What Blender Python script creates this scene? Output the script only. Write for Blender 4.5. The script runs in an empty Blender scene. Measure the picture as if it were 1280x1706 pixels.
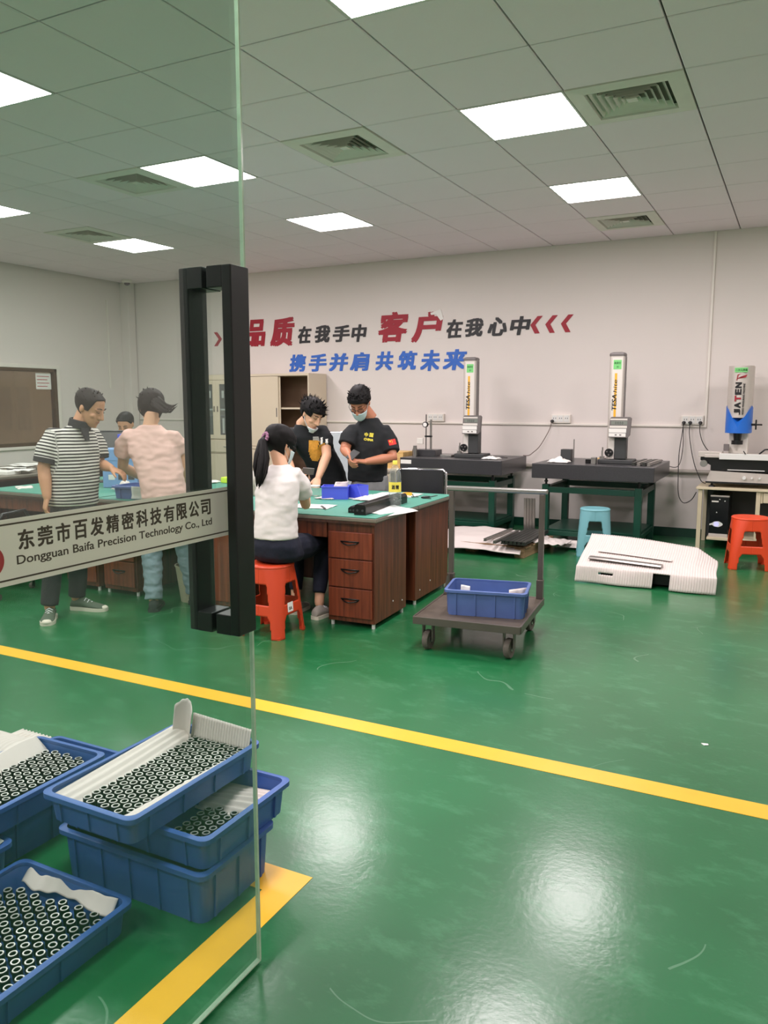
import bpy, bmesh, math, random
from mathutils import Vector, Matrix, noise

random.seed(7)
scene = bpy.context.scene
COL = scene.collection
PI = math.pi
YAW = 0.4783

# ------------------------------------------------------------------ camera
cam_data = bpy.data.cameras.new('camera')
cam_data.sensor_fit = 'VERTICAL'
cam_data.sensor_height = 36.0
cam_data.sensor_width = 27.0
cam_data.lens = 1329.4 / 1706.0 * 36.0
cam_data.clip_start = 0.05
cam = bpy.data.objects.new('camera', cam_data)
COL.objects.link(cam)
cam.location = (0, 0, 1.5)
cam.rotation_euler = (PI / 2 - 0.1374, 0, YAW)
scene.camera = cam

# ------------------------------------------------------------------ world, exposure
world = bpy.data.worlds.new('world')
scene.world = world
world.use_nodes = True
world.node_tree.nodes['Background'].inputs[0].default_value = (0.9, 0.95, 1.0, 1)
world.node_tree.nodes['Background'].inputs[1].default_value = 0.3
scene.view_settings.view_transform = 'Standard'
scene.view_settings.look = 'None'
scene.view_settings.exposure = 0.0
scene.view_settings.gamma = 1.0
scene.view_settings.use_curve_mapping = False
PANEL_LIGHT = 35.5
scene.cycles.use_denoising = True
scene.cycles.max_bounces = 6
scene.cycles.diffuse_bounces = 4
scene.cycles.glossy_bounces = 3
scene.cycles.transmission_bounces = 4
scene.cycles.transparent_max_bounces = 12
scene.cycles.use_adaptive_sampling = True
scene.cycles.adaptive_threshold = 0.05
scene.cycles.sample_clamp_indirect = 6.0
scene.cycles.caustics_reflective = True
scene.cycles.caustics_refractive = False


# ------------------------------------------------------------------ materials
def lin(c):
    out = []
    for v in c:
        v = v / 255.0
        out.append(v / 12.92 if v <= 0.04045 else ((v + 0.055) / 1.055) ** 2.4)
    return tuple(out)


def pmat(name, rgb, rough=0.5, metal=0.0, var=0.06, vscale=6.0, bump=0.0, bscale=60.0, spec=0.5,
         stretch=None, **kw):
    """Principled material whose colour drifts with object-space noise, optional fine bump."""
    m = bpy.data.materials.new(name)
    m.use_nodes = True
    nt = m.node_tree
    b = nt.nodes['Principled BSDF']
    c = lin(rgb)
    b.inputs['Roughness'].default_value = rough
    b.inputs['Metallic'].default_value = metal
    b.inputs['Specular IOR Level'].default_value = spec
    for k, v in kw.items():
        b.inputs[k].default_value = v
    tc = nt.nodes.new('ShaderNodeTexCoord')
    src = tc.outputs['Object']
    if stretch:
        mp = nt.nodes.new('ShaderNodeMapping')
        mp.inputs['Scale'].default_value = stretch
        nt.links.new(src, mp.inputs['Vector'])
        src = mp.outputs['Vector']
    n = nt.nodes.new('ShaderNodeTexNoise')
    n.inputs['Scale'].default_value = vscale
    n.inputs['Detail'].default_value = 3
    nt.links.new(src, n.inputs['Vector'])
    mx = nt.nodes.new('ShaderNodeMix')
    mx.data_type = 'RGBA'
    mx.inputs[6].default_value = tuple(v * (1 - var) for v in c) + (1,)
    mx.inputs[7].default_value = tuple(min(1, v * (1 + var)) for v in c) + (1,)
    nt.links.new(n.outputs['Fac'], mx.inputs[0])
    nt.links.new(mx.outputs[2], b.inputs['Base Color'])
    if bump > 0:
        n2 = nt.nodes.new('ShaderNodeTexNoise')
        n2.inputs['Scale'].default_value = bscale
        n2.inputs['Detail'].default_value = 4
        nt.links.new(src, n2.inputs['Vector'])
        bp = nt.nodes.new('ShaderNodeBump')
        bp.inputs['Strength'].default_value = bump
        bp.inputs['Distance'].default_value = 0.01
        nt.links.new(n2.outputs['Fac'], bp.inputs['Height'])
        nt.links.new(bp.outputs['Normal'], b.inputs['Normal'])
    return m


def wood_mat(name, c1, c2, stretch=(30, 30, 1.2), rough=0.42):
    m = bpy.data.materials.new(name)
    m.use_nodes = True
    nt = m.node_tree
    b = nt.nodes['Principled BSDF']
    b.inputs['Roughness'].default_value = rough
    tc = nt.nodes.new('ShaderNodeTexCoord')
    mp = nt.nodes.new('ShaderNodeMapping')
    mp.inputs['Scale'].default_value = stretch
    nt.links.new(tc.outputs['Object'], mp.inputs['Vector'])
    n = nt.nodes.new('ShaderNodeTexNoise')
    n.inputs['Scale'].default_value = 1.6
    n.inputs['Detail'].default_value = 6
    n.inputs['Distortion'].default_value = 0.4
    nt.links.new(mp.outputs['Vector'], n.inputs['Vector'])
    r = nt.nodes.new('ShaderNodeValToRGB')
    r.color_ramp.elements[0].position = 0.3
    r.color_ramp.elements[0].color = lin(c1) + (1,)
    r.color_ramp.elements[1].position = 0.72
    r.color_ramp.elements[1].color = lin(c2) + (1,)
    nt.links.new(n.outputs['Fac'], r.inputs['Fac'])
    nt.links.new(r.outputs['Color'], b.inputs['Base Color'])
    return m


def floor_mat():
    m = bpy.data.materials.new('green_epoxy')
    m.use_nodes = True
    nt = m.node_tree
    N, Lk = nt.nodes, nt.links
    b = N['Principled BSDF']
    tc = N.new('ShaderNodeTexCoord')
    big = N.new('ShaderNodeTexNoise')
    big.inputs['Scale'].default_value = 0.9
    big.inputs['Detail'].default_value = 5
    Lk.new(tc.outputs['Object'], big.inputs['Vector'])
    r = N.new('ShaderNodeValToRGB')
    r.color_ramp.elements[0].position = 0.33
    r.color_ramp.elements[0].color = lin((10, 94, 48)) + (1,)
    r.color_ramp.elements[1].position = 0.7
    r.color_ramp.elements[1].color = lin((28, 112, 64)) + (1,)
    Lk.new(big.outputs['Fac'], r.inputs['Fac'])
    # worn scuffs with thin streaks of their own
    mp = N.new('ShaderNodeMapping')
    mp.inputs['Scale'].default_value = (1.0, 1.9, 1)
    mp.inputs['Rotation'].default_value = (0, 0, 0.7)
    Lk.new(tc.outputs['Object'], mp.inputs['Vector'])
    sc = N.new('ShaderNodeTexNoise')
    sc.inputs['Scale'].default_value = 5
    sc.inputs['Detail'].default_value = 9
    sc.inputs['Roughness'].default_value = 0.7
    Lk.new(mp.outputs['Vector'], sc.inputs['Vector'])
    rs = N.new('ShaderNodeValToRGB')
    rs.color_ramp.elements[0].position = 0.52
    rs.color_ramp.elements[0].color = (0, 0, 0, 1)
    rs.color_ramp.elements[1].position = 0.85
    rs.color_ramp.elements[1].color = (0.45, 0.45, 0.45, 1)
    Lk.new(sc.outputs['Fac'], rs.inputs['Fac'])
    # long hairline scratches: distorted voronoi edges
    dis = N.new('ShaderNodeTexNoise')
    dis.inputs['Scale'].default_value = 1.3
    Lk.new(tc.outputs['Object'], dis.inputs['Vector'])
    addv = N.new('ShaderNodeVectorMath')
    addv.operation = 'ADD'
    Lk.new(tc.outputs['Object'], addv.inputs[0])
    Lk.new(dis.outputs['Color'], addv.inputs[1])
    vo = N.new('ShaderNodeTexVoronoi')
    vo.feature = 'DISTANCE_TO_EDGE'
    vo.inputs['Scale'].default_value = 0.8
    Lk.new(addv.outputs[0], vo.inputs['Vector'])
    lt = N.new('ShaderNodeMath')
    lt.operation = 'LESS_THAN'
    lt.inputs[1].default_value = 0.0022
    Lk.new(vo.outputs['Distance'], lt.inputs[0])
    br = N.new('ShaderNodeTexNoise')
    br.inputs['Scale'].default_value = 1.7
    Lk.new(tc.outputs['Object'], br.inputs['Vector'])
    gt = N.new('ShaderNodeMath')
    gt.operation = 'GREATER_THAN'
    gt.inputs[1].default_value = 0.57
    Lk.new(br.outputs['Fac'], gt.inputs[0])
    mu = N.new('ShaderNodeMath')
    mu.operation = 'MULTIPLY'
    Lk.new(lt.outputs[0], mu.inputs[0])
    Lk.new(gt.outputs[0], mu.inputs[1])
    mu2 = N.new('ShaderNodeMath')
    mu2.operation = 'MULTIPLY'
    mu2.inputs[1].default_value = 0.2
    Lk.new(mu.outputs[0], mu2.inputs[0])
    mx = N.new('ShaderNodeMix')
    mx.data_type = 'RGBA'
    mx.inputs[7].default_value = lin((96, 168, 122)) + (1,)
    Lk.new(rs.outputs['Color'], mx.inputs[0])
    Lk.new(r.outputs['Color'], mx.inputs[6])
    mx2 = N.new('ShaderNodeMix')
    mx2.data_type = 'RGBA'
    mx2.inputs[7].default_value = lin((170, 205, 180)) + (1,)
    Lk.new(mu2.outputs[0], mx2.inputs[0])
    Lk.new(mx.outputs[2], mx2.inputs[6])
    Lk.new(mx2.outputs[2], b.inputs['Base Color'])
    # gloss
    b.inputs['Specular IOR Level'].default_value = 0.25
    b.inputs['Coat Weight'].default_value = 0.85
    b.inputs['Coat Roughness'].default_value = 0.20
    rr = N.new('ShaderNodeMapRange')
    rr.inputs['To Min'].default_value = 0.42
    rr.inputs['To Max'].default_value = 0.58
    Lk.new(big.outputs['Fac'], rr.inputs['Value'])
    Lk.new(rr.outputs[0], b.inputs['Roughness'])
    bn = N.new('ShaderNodeTexNoise')
    bn.inputs['Scale'].default_value = 55
    bn.inputs['Detail'].default_value = 3
    Lk.new(tc.outputs['Object'], bn.inputs['Vector'])
    bn2 = N.new('ShaderNodeTexNoise')
    bn2.inputs['Scale'].default_value = 7
    Lk.new(tc.outputs['Object'], bn2.inputs['Vector'])
    ad = N.new('ShaderNodeMath')
    ad.operation = 'MULTIPLY_ADD'
    ad.inputs[1].default_value = 2.0
    Lk.new(bn2.outputs['Fac'], ad.inputs[0])
    Lk.new(bn.outputs['Fac'], ad.inputs[2])
    bp = N.new('ShaderNodeBump')
    bp.inputs['Strength'].default_value = 0.06
    bp.inputs['Distance'].default_value = 0.006
    Lk.new(ad.outputs[0], bp.inputs['Height'])
    Lk.new(bp.outputs['Normal'], b.inputs['Normal'])
    Lk.new(bp.outputs['Normal'], b.inputs['Coat Normal'])
    return m


def glass_mat(name, tint, ior=1.5, haze=0.0, rough=0.0):
    """Architectural glass: fresnel mix of a mirror and a tinted see-through, with a painted-in diffuse haze."""
    m = bpy.data.materials.new(name)
    m.use_nodes = True
    nt = m.node_tree
    N, Lk = nt.nodes, nt.links
    N.remove(N['Principled BSDF'])
    out = N['Material Output']
    tr = N.new('ShaderNodeBsdfTransparent')
    tr.inputs[0].default_value = tint + (1,)
    gl = N.new('ShaderNodeBsdfGlossy')
    gl.inputs['Roughness'].default_value = rough
    gl.inputs['Color'].default_value = (1, 1, 1, 1)
    fr = N.new('ShaderNodeFresnel')
    ge = N.new('ShaderNodeNewGeometry')
    mi = N.new('ShaderNodeMapRange')          # thin pane: same fresnel on both faces
    mi.inputs['To Min'].default_value = ior
    mi.inputs['To Max'].default_value = 1.0 / ior
    Lk.new(ge.outputs['Backfacing'], mi.inputs['Value'])
    Lk.new(mi.outputs[0], fr.inputs['IOR'])
    mx = N.new('ShaderNodeMixShader')
    Lk.new(fr.outputs[0], mx.inputs[0])
    Lk.new(tr.outputs[0], mx.inputs[1])
    Lk.new(gl.outputs[0], mx.inputs[2])
    last = mx
    if haze > 0:
        df = N.new('ShaderNodeBsdfDiffuse')
        df.inputs[0].default_value = (0.75, 0.8, 0.76, 1)
        tc = N.new('ShaderNodeTexCoord')
        mp = N.new('ShaderNodeMapping')
        mp.inputs['Scale'].default_value = (1, 3, 0.8)
        Lk.new(tc.outputs['Object'], mp.inputs['Vector'])
        no = N.new('ShaderNodeTexNoise')
        no.inputs['Scale'].default_value = 2.5
        no.inputs['Detail'].default_value = 6
        Lk.new(mp.outputs['Vector'], no.inputs['Vector'])
        mr = N.new('ShaderNodeMapRange')
        mr.inputs['From Min'].default_value = 0.3
        mr.inputs['From Max'].default_value = 0.75
        mr.inputs['To Min'].default_value = haze * 0.35
        mr.inputs['To Max'].default_value = haze
        Lk.new(no.outputs['Fac'], mr.inputs['Value'])
        mx2 = N.new('ShaderNodeMixShader')
        Lk.new(mr.outputs[0], mx2.inputs[0])
        Lk.new(mx.outputs[0], mx2.inputs[1])
        Lk.new(df.outputs[0], mx2.inputs[2])
        last = mx2
    Lk.new(last.outputs[0], out.inputs['Surface'])
    return m


def film_mat():
    """frosted adhesive film: half of the light is scattered back, half through"""
    m = bpy.data.materials.new('frosted_film')
    m.use_nodes = True
    nt = m.node_tree
    N, Lk = nt.nodes, nt.links
    N.remove(N['Principled BSDF'])
    tc = N.new('ShaderNodeTexCoord')
    no = N.new('ShaderNodeTexNoise')
    no.inputs['Scale'].default_value = 5
    Lk.new(tc.outputs['Object'], no.inputs['Vector'])
    r = N.new('ShaderNodeValToRGB')
    r.color_ramp.elements[0].color = lin((236, 232, 222)) + (1,)
    r.color_ramp.elements[1].color = lin((244, 240, 230)) + (1,)
    Lk.new(no.outputs['Fac'], r.inputs['Fac'])
    d = N.new('ShaderNodeBsdfDiffuse')
    t = N.new('ShaderNodeBsdfTranslucent')
    Lk.new(r.outputs['Color'], d.inputs[0])
    Lk.new(r.outputs['Color'], t.inputs[0])
    mx = N.new('ShaderNodeMixShader')
    mx.inputs[0].default_value = 0.45
    Lk.new(d.outputs[0], mx.inputs[1])
    Lk.new(t.outputs[0], mx.inputs[2])
    Lk.new(mx.outputs[0], N['Material Output'].inputs['Surface'])
    return m


def emit_mat(name, rgb, strength):
    m = bpy.data.materials.new(name)
    m.use_nodes = True
    nt = m.node_tree
    b = nt.nodes['Principled BSDF']
    b.inputs['Base Color'].default_value = (0.8, 0.8, 0.8, 1)
    b.inputs['Emission Color'].default_value = lin(rgb) + (1,)
    b.inputs['Emission Strength'].default_value = strength
    return m


def stripe_mat():
    """Knit stripes that follow the 'stripe' coordinate stored on the shirt mesh (metres along the cloth)."""
    m = bpy.data.materials.new('striped_knit')
    m.use_nodes = True
    nt = m.node_tree
    N, Lk = nt.nodes, nt.links
    b = N['Principled BSDF']
    b.inputs['Roughness'].default_value = 0.85
    at = N.new('ShaderNodeAttribute')
    at.attribute_name = 'stripe'
    mu = N.new('ShaderNodeMath')
    mu.operation = 'MULTIPLY'
    mu.inputs[1].default_value = 1 / 0.0228
    Lk.new(at.outputs['Fac'], mu.inputs[0])
    frc = N.new('ShaderNodeMath')
    frc.operation = 'FRACT'
    Lk.new(mu.outputs[0], frc.inputs[0])
    r = N.new('ShaderNodeValToRGB')
    r.color_ramp.interpolation = 'LINEAR'
    e = r.color_ramp.elements
    e[0].position = 0.47
    e[0].color = lin((226, 220, 212)) + (1,)
    e[1].position = 0.53
    e[1].color = lin((38, 34, 36)) + (1,)
    e2 = e.new(0.95)
    e2.color = lin((38, 34, 36)) + (1,)
    e3 = e.new(1.0)
    e3.color = lin((226, 220, 212)) + (1,)
    Lk.new(frc.outputs[0], r.inputs['Fac'])
    Lk.new(r.outputs['Color'], b.inputs['Base Color'])
    return m


M = {}
M['floor'] = floor_mat()
M['wall'] = pmat('wall_paint', (226, 218, 212), rough=0.75, var=0.03, vscale=0.8, bump=0.05, bscale=30)
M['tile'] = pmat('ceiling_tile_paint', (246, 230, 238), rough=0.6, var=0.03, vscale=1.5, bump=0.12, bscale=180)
M['duct'] = pmat('duct_inside', (120, 118, 108), rough=0.8, var=0.1)
M['void'] = pmat('dark_void', (34, 33, 30), rough=0.9, var=0.1)
M['skirt'] = pmat('skirting_green', (8, 58, 42), rough=0.35, var=0.1)
M['tape'] = pmat('yellow_tape', (240, 184, 50), rough=0.38, var=0.08, vscale=9, bump=0.05, bscale=20)
M['panel'] = emit_mat('led_diffuser', (255, 243, 246), PANEL_LIGHT)
M['white_metal'] = pmat('white_metal', (225, 225, 220), rough=0.4, var=0.03)
M['vent_grey'] = pmat('vent_paint', (226, 222, 212), rough=0.5, var=0.08)
M['conduit'] = pmat('white_plastic_trunking', (232, 226, 216), rough=0.45, var=0.04)
M['pipe_grey'] = pmat('grey_pipe', (158, 152, 142), rough=0.45, var=0.1)
M['glass'] = glass_mat('door_glass', (0.84, 0.905, 0.875), haze=0.012)  # diffuse haze mixed in, imitating milky reflections on the pane
M['glass_edge'] = pmat('glass_edge', (196, 214, 190), rough=0.15, var=0.2, vscale=30)
M['black_metal'] = pmat('black_powder_coat', (16, 18, 19), rough=0.32, var=0.2, vscale=20)
M['steel'] = pmat('steel', (170, 168, 164), rough=0.3, metal=0.9, var=0.1, vscale=20)
M['chrome'] = pmat('chrome', (210, 210, 212), rough=0.12, metal=1.0, var=0.03)
M['etched'] = film_mat()
M['etched_dark'] = pmat('film_lettering', (78, 68, 56), rough=0.7, var=0.08)
M['logo_red'] = pmat('logo_red', (176, 62, 62), rough=0.6)
M['tint_glass'] = glass_mat('bronze_glass', (0.84, 0.76, 0.69), haze=0.03)
M['bronze'] = pmat('bronze_frame', (86, 66, 46), rough=0.4, metal=0.3, var=0.15)
M['wood'] = wood_mat('desk_laminate', (66, 30, 16), (122, 62, 36))
M['wood_red'] = wood_mat('drawer_laminate', (92, 36, 20), (140, 66, 38))
M['wood_dark'] = wood_mat('desk_laminate_dark', (46, 24, 16), (80, 46, 32))
M['desk_edge'] = pmat('desk_edge_grey', (128, 120, 108), rough=0.4, metal=0.2, var=0.1, stretch=(1, 1, 20))
M['mat_green'] = pmat('cutting_mat_green', (72, 146, 126), rough=0.5, var=0.06)
M['beige'] = pmat('beige_steel', (214, 200, 176), rough=0.45, var=0.04, vscale=2)
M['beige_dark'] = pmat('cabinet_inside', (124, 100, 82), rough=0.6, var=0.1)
M['crate'] = pmat('crate_blue', (58, 96, 164), rough=0.42, var=0.16, vscale=9, bump=0.06, bscale=25)
M['crate_lt'] = pmat('crate_blue_light', (82, 106, 162), rough=0.42, var=0.2, vscale=9)
M['bin_blue'] = pmat('bin_blue', (78, 92, 214), rough=0.4, var=0.06)
M['pale_blue'] = pmat('pale_blue_plastic', (120, 158, 206), rough=0.4, var=0.1)
M['foam'] = pmat('white_foam', (216, 206, 200), rough=0.8, var=0.03, vscale=12)
M['paper'] = pmat('paper_white', (236, 234, 228), rough=0.8, var=0.03)
M['black_oxide'] = pmat('black_oxide', (22, 22, 22), rough=0.35, metal=0.4, var=0.2)
M['ring'] = pmat('ground_steel_ring', (214, 212, 206), rough=0.34, metal=0.55, var=0.05)
M['orange'] = pmat('orange_plastic', (222, 70, 30), rough=0.4, var=0.04)
M['red_orange'] = pmat('red_orange_plastic', (208, 70, 38), rough=0.4, var=0.04)
M['cyan'] = pmat('cyan_plastic', (118, 176, 184), rough=0.4, var=0.04)
M['granite'] = pmat('black_granite', (58, 58, 60), rough=0.30, var=0.35, vscale=120, bump=0.02)
M['stand_green'] = pmat('stand_green_paint', (14, 66, 50), rough=0.38, var=0.12)
M['gauge_white'] = pmat('gauge_white', (226, 220, 212), rough=0.35, var=0.03)
M['gauge_grey'] = pmat('gauge_grey', (112, 106, 104), rough=0.45, var=0.05)
M['gauge_dark'] = pmat('gauge_dark_grey', (58, 60, 60), rough=0.5, var=0.08)
M['silver'] = pmat('brushed_aluminium', (206, 198, 190), rough=0.4, metal=0.35, var=0.05, stretch=(1, 1, 20))
M['gauge_yellow'] = pmat('gauge_yellow', (236, 180, 52), rough=0.45)
M['label_green'] = pmat('label_green', (124, 208, 124), rough=0.6)
M['ink'] = pmat('black_ink', (20, 20, 22), rough=0.6)
M['ink_green'] = pmat('green_ink', (40, 110, 50), rough=0.6)
M['wall_red'] = pmat('letter_red', (158, 26, 44), rough=0.5, var=0.06)
M['wall_black'] = pmat('letter_black', (34, 34, 36), rough=0.5)
M['wall_blue'] = pmat('letter_blue', (48, 104, 196), rough=0.5)
M['screen'] = pmat('lcd_grey', (130, 136, 128), rough=0.2)
M['machine_blue'] = pmat('machine_blue', (34, 108, 206), rough=0.4)
M['bottle'] = glass_mat('clear_plastic', (0.90, 0.93, 0.93), ior=1.45, haze=0.14)
M['liquid'] = glass_mat('clear_liquid', (0.86, 0.9, 0.9), ior=1.33)
M['label_yellow'] = pmat('label_yellow', (240, 226, 90), rough=0.6)
M['rubber'] = pmat('grey_rubber', (96, 90, 82), rough=0.8, var=0.25, vscale=40, bump=0.3, bscale=120)
M['cart'] = pmat('worn_platform', (92, 82, 72), rough=0.5, var=0.4, vscale=14, metal=0.2)
M['cart_steel'] = pmat('cart_tube', (104, 96, 90), rough=0.4, metal=0.5, var=0.15)
M['leather'] = pmat('black_leather', (20, 24, 26), rough=0.32, var=0.15, bump=0.05, bscale=90)
M['cable'] = pmat('cable_black', (26, 24, 24), rough=0.5)
M['cable_grey'] = pmat('cable_grey', (120, 104, 96), rough=0.5)
M['woodblock'] = wood_mat('raw_wood', (120, 92, 66), (168, 138, 104), stretch=(20, 2, 20), rough=0.8)
M['pine'] = wood_mat('pine_box', (206, 164, 96), (232, 196, 130), stretch=(2, 20, 20), rough=0.6)
M['bucket'] = pmat('cream_bucket', (206, 198, 170), rough=0.5)
M['plastic_wrap'] = pmat('plastic_wrap', (196, 204, 206), rough=0.25, var=0.12, vscale=14, bump=0.6, bscale=18)
M['neon'] = pmat('neon_note', (214, 240, 40), rough=0.6)
M['pc_black'] = pmat('pc_black', (14, 16, 20), rough=0.25, var=0.1)
M['led_blue'] = emit_mat('blue_badge', (120, 120, 240), 0.6)
M['cream_steel'] = pmat('cream_steel', (206, 194, 164), rough=0.5, var=0.08, vscale=14)
# people
M['skin1'] = pmat('skin_tan', (206, 150, 116), rough=0.5, var=0.05, vscale=10)
M['skin2'] = pmat('skin_light', (222, 170, 138), rough=0.5, var=0.05, vscale=10)
M['skin3'] = pmat('skin_brown', (188, 124, 94), rough=0.5, var=0.05, vscale=10)
M['hair'] = pmat('black_hair', (16, 14, 14), rough=0.6, spec=0.2, var=0.4, vscale=40, stretch=(3, 3, 0.6))
M['hair_brown'] = pmat('dark_brown_hair', (40, 31, 29), rough=0.6, spec=0.2, var=0.4, vscale=40, stretch=(3, 3, 0.6))
M['lips'] = pmat('lips', (164, 92, 82), rough=0.5)
M['stripe'] = stripe_mat()
M['charcoal_knit'] = pmat('charcoal_knit', (44, 42, 44), rough=0.85)
M['pink'] = pmat('pink_cotton', (224, 184, 174), rough=0.9, var=0.03, bump=0.5, bscale=12)
M['white_cotton'] = pmat('white_cotton', (226, 220, 216), rough=0.9, var=0.02, bump=0.25, bscale=12)
M['black_cotton'] = pmat('black_cotton', (24, 27, 30), rough=0.85, var=0.1, bump=0.2, bscale=12)
M['denim_dark'] = pmat('dark_denim', (14, 20, 38), rough=0.85, var=0.25, vscale=14, bump=0.3, bscale=30)
M['denim_light'] = pmat('light_denim', (132, 152, 160), rough=0.85, var=0.15, vscale=14, bump=0.35, bscale=24)
M['trouser_dark'] = pmat('dark_trousers', (48, 48, 50), rough=0.85, var=0.1)
M['trouser_grey'] = pmat('grey_trousers', (140, 142, 142), rough=0.85, var=0.12)
M['shoe_olive'] = pmat('olive_canvas', (86, 98, 82), rough=0.8, var=0.08)
M['shoe_grey'] = pmat('grey_mesh_shoe', (170, 162, 152), rough=0.8, var=0.1, bump=0.2, bscale=120)
M['shoe_dark'] = pmat('dark_shoe', (40, 48, 44), rough=0.7)
M['sole'] = pmat('white_sole', (222, 214, 196), rough=0.6)
M['mask'] = pmat('surgical_mask', (196, 214, 214), rough=0.8, var=0.04)
M['mask_white'] = pmat('white_mask', (226, 226, 226), rough=0.8, var=0.04)
M['scrunchie'] = pmat('mauve_scrunchie', (158, 112, 140), rough=0.8, var=0.3, vscale=60)
M['print_orange'] = pmat('print_orange', (226, 160, 60), rough=0.7, var=0.35, vscale=60)
M['flag_red'] = pmat('flag_red', (216, 50, 44), rough=0.7)
M['flag_yellow'] = pmat('flag_yellow', (236, 220, 80), rough=0.7)


# ------------------------------------------------------------------ mesh helpers
class MB:
    def __init__(self):
        self.v = []
        self.f = []

    def add(self, vs, fs):
        o = len(self.v)
        self.v += [tuple(p) for p in vs]
        self.f += [tuple(i + o for i in f) for f in fs]
        return self

    def box(self, x0, x1, y0, y1, z0, z1, bev=0.0, mat=None):
        if x0 > x1: x0, x1 = x1, x0
        if y0 > y1: y0, y1 = y1, y0
        if z0 > z1: z0, z1 = z1, z0
        if bev <= 0:
            vs = [(x, y, z) for z in (z0, z1) for y in (y0, y1) for x in (x0, x1)]
            fs = [(0, 2, 3, 1), (4, 5, 7, 6), (0, 1, 5, 4), (2, 6, 7, 3), (0, 4, 6, 2), (1, 3, 7, 5)]
        else:
            b = min(bev, (x1 - x0) * .49, (y1 - y0) * .49, (z1 - z0) * .49)
            bm = bmesh.new()
            bmesh.ops.create_cube(bm, size=1)
            for v in bm.verts:
                v.co = ((x0 + x1) / 2 + v.co.x * (x1 - x0), (y0 + y1) / 2 + v.co.y * (y1 - y0), (z0 + z1) / 2 + v.co.z * (z1 - z0))
            bmesh.ops.bevel(bm, geom=bm.edges[:], offset=b, segments=2, profile=0.5, affect='EDGES')
            bm.verts.index_update()
            vs = [v.co.copy() for v in bm.verts]
            fs = [[v.index for v in f.verts] for f in bm.faces]
            bm.free()
        if mat is not None:
            vs = [mat @ Vector(p) for p in vs]
        return self.add(vs, fs)

    def loft(self, rings, cap=True, closed=True):
        n = len(rings[0])
        vs = [p for r in rings for p in r]
        fs = []
        for i in range(len(rings) - 1):
            for j in range(n if closed else n - 1):
                k = (j + 1) % n
                fs.append((i * n + j, i * n + k, (i + 1) * n + k, (i + 1) * n + j))
        if cap:
            fs.append(tuple(range(n))[::-1])
            fs.append(tuple((len(rings) - 1) * n + j for j in range(n)))
        return self.add(vs, fs)

    def tube(self, pts, r, n=8, flat=None, round_ends=False):
        pts = [Vector(p) for p in pts]
        rs = list(r) if isinstance(r, (list, tuple)) else [r] * len(pts)
        if round_ends:
            d0 = (pts[0] - pts[1]).normalized()
            d1 = (pts[-1] - pts[-2]).normalized()
            pre = [(pts[0] + d0 * rs[0] * math.sin(a), rs[0] * math.cos(a)) for a in (1.45, 1.1, .6)]
            post = [(pts[-1] + d1 * rs[-1] * math.sin(a), rs[-1] * math.cos(a)) for a in (.6, 1.1, 1.45)]
            pts = [p for p, _ in pre] + pts + [p for p, _ in post]
            rs = [q for _, q in pre] + rs + [q for _, q in post]
        t = (pts[1] - pts[0]).normalized()
        up = Vector((0, 0, 1)) if abs(t.z) < 0.9 else Vector((1, 0, 0))
        if flat is not None:
            up = Vector(flat)
        a = t.cross(up).normalized()
        rings = []
        for i, p in enumerate(pts):
            if i == 0:
                tt = pts[1] - pts[0]
            elif i == len(pts) - 1:
                tt = pts[-1] - pts[-2]
            else:
                tt = (pts[i + 1] - pts[i]).normalized() + (pts[i] - pts[i - 1]).normalized()
            tt.normalize()
            a = (a - tt * a.dot(tt))
            if a.length < 1e-5:
                a = tt.orthogonal()
            a.normalize()
            b = tt.cross(a)
            rr = rs[i]
            ra, rb = rr if isinstance(rr, (tuple, list)) else (rr, rr)
            rings.append([p + a * ra * math.cos(2 * PI * k / n) + b * rb * math.sin(2 * PI * k / n) for k in range(n)])
        return self.loft(rings)

    def cyl(self, p0, p1, r0, r1=None, n=16):
        return self.tube([p0, p1], [r0, r0 if r1 is None else r1], n=n)

    def lathe(self, prof, n=24, c=(0, 0, 0), sx=1.0, sy=1.0):
        rings = [[(c[0] + r * sx * math.cos(2 * PI * k / n), c[1] + r * sy * math.sin(2 * PI * k / n), c[2] + z) for k in range(n)] for r, z in prof]
        return self.loft(rings)

    def sphere(self, c, rx, ry=None, rz=None, n=14, m=9, frame=None):
        ry = rx if ry is None else ry
        rz = rx if rz is None else rz
        c = Vector(c)
        rings = []
        for i in range(m):
            t = -PI / 2 + 0.12 + (PI - 0.24) * i / (m - 1)
            ring = []
            for k in range(n):
                p = Vector((rx * math.cos(t) * math.cos(2 * PI * k / n), ry * math.cos(t) * math.sin(2 * PI * k / n), rz * math.sin(t)))
                if frame is not None:
                    p = frame @ p
                ring.append(c + p)
            rings.append(ring)
        return self.loft(rings)

    def prism(self, poly, fn, a, b):
        """poly: 2-D outline; fn(u, v, w) -> xyz; extruded from w=a to w=b"""
        n = len(poly)
        vs = [fn(u, v, a) for u, v in poly] + [fn(u, v, b) for u, v in poly]
        fs = [tuple(range(n))[::-1], tuple(range(n, 2 * n))] + [(i, (i + 1) % n, n + (i + 1) % n, n + i) for i in range(n)]
        return self.add(vs, fs)

    def sheet(self, fn, nu, nv, th=0.003, keep=None):
        """thin solid sheet: fn(u, v) -> xyz for u, v in 0..1; keep(u, v) False leaves a hole"""
        P = [[Vector(fn(i / nu, j / nv)) for j in range(nv + 1)] for i in range(nu + 1)]
        Nn = [[None] * (nv + 1) for _ in range(nu + 1)]
        for i in range(nu + 1):
            for j in range(nv + 1):
                du = P[min(i + 1, nu)][j] - P[max(i - 1, 0)][j]
                dv = P[i][min(j + 1, nv)] - P[i][max(j - 1, 0)]
                n = du.cross(dv)
                Nn[i][j] = n.normalized() if n.length > 1e-9 else Vector((0, 0, 1))
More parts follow.
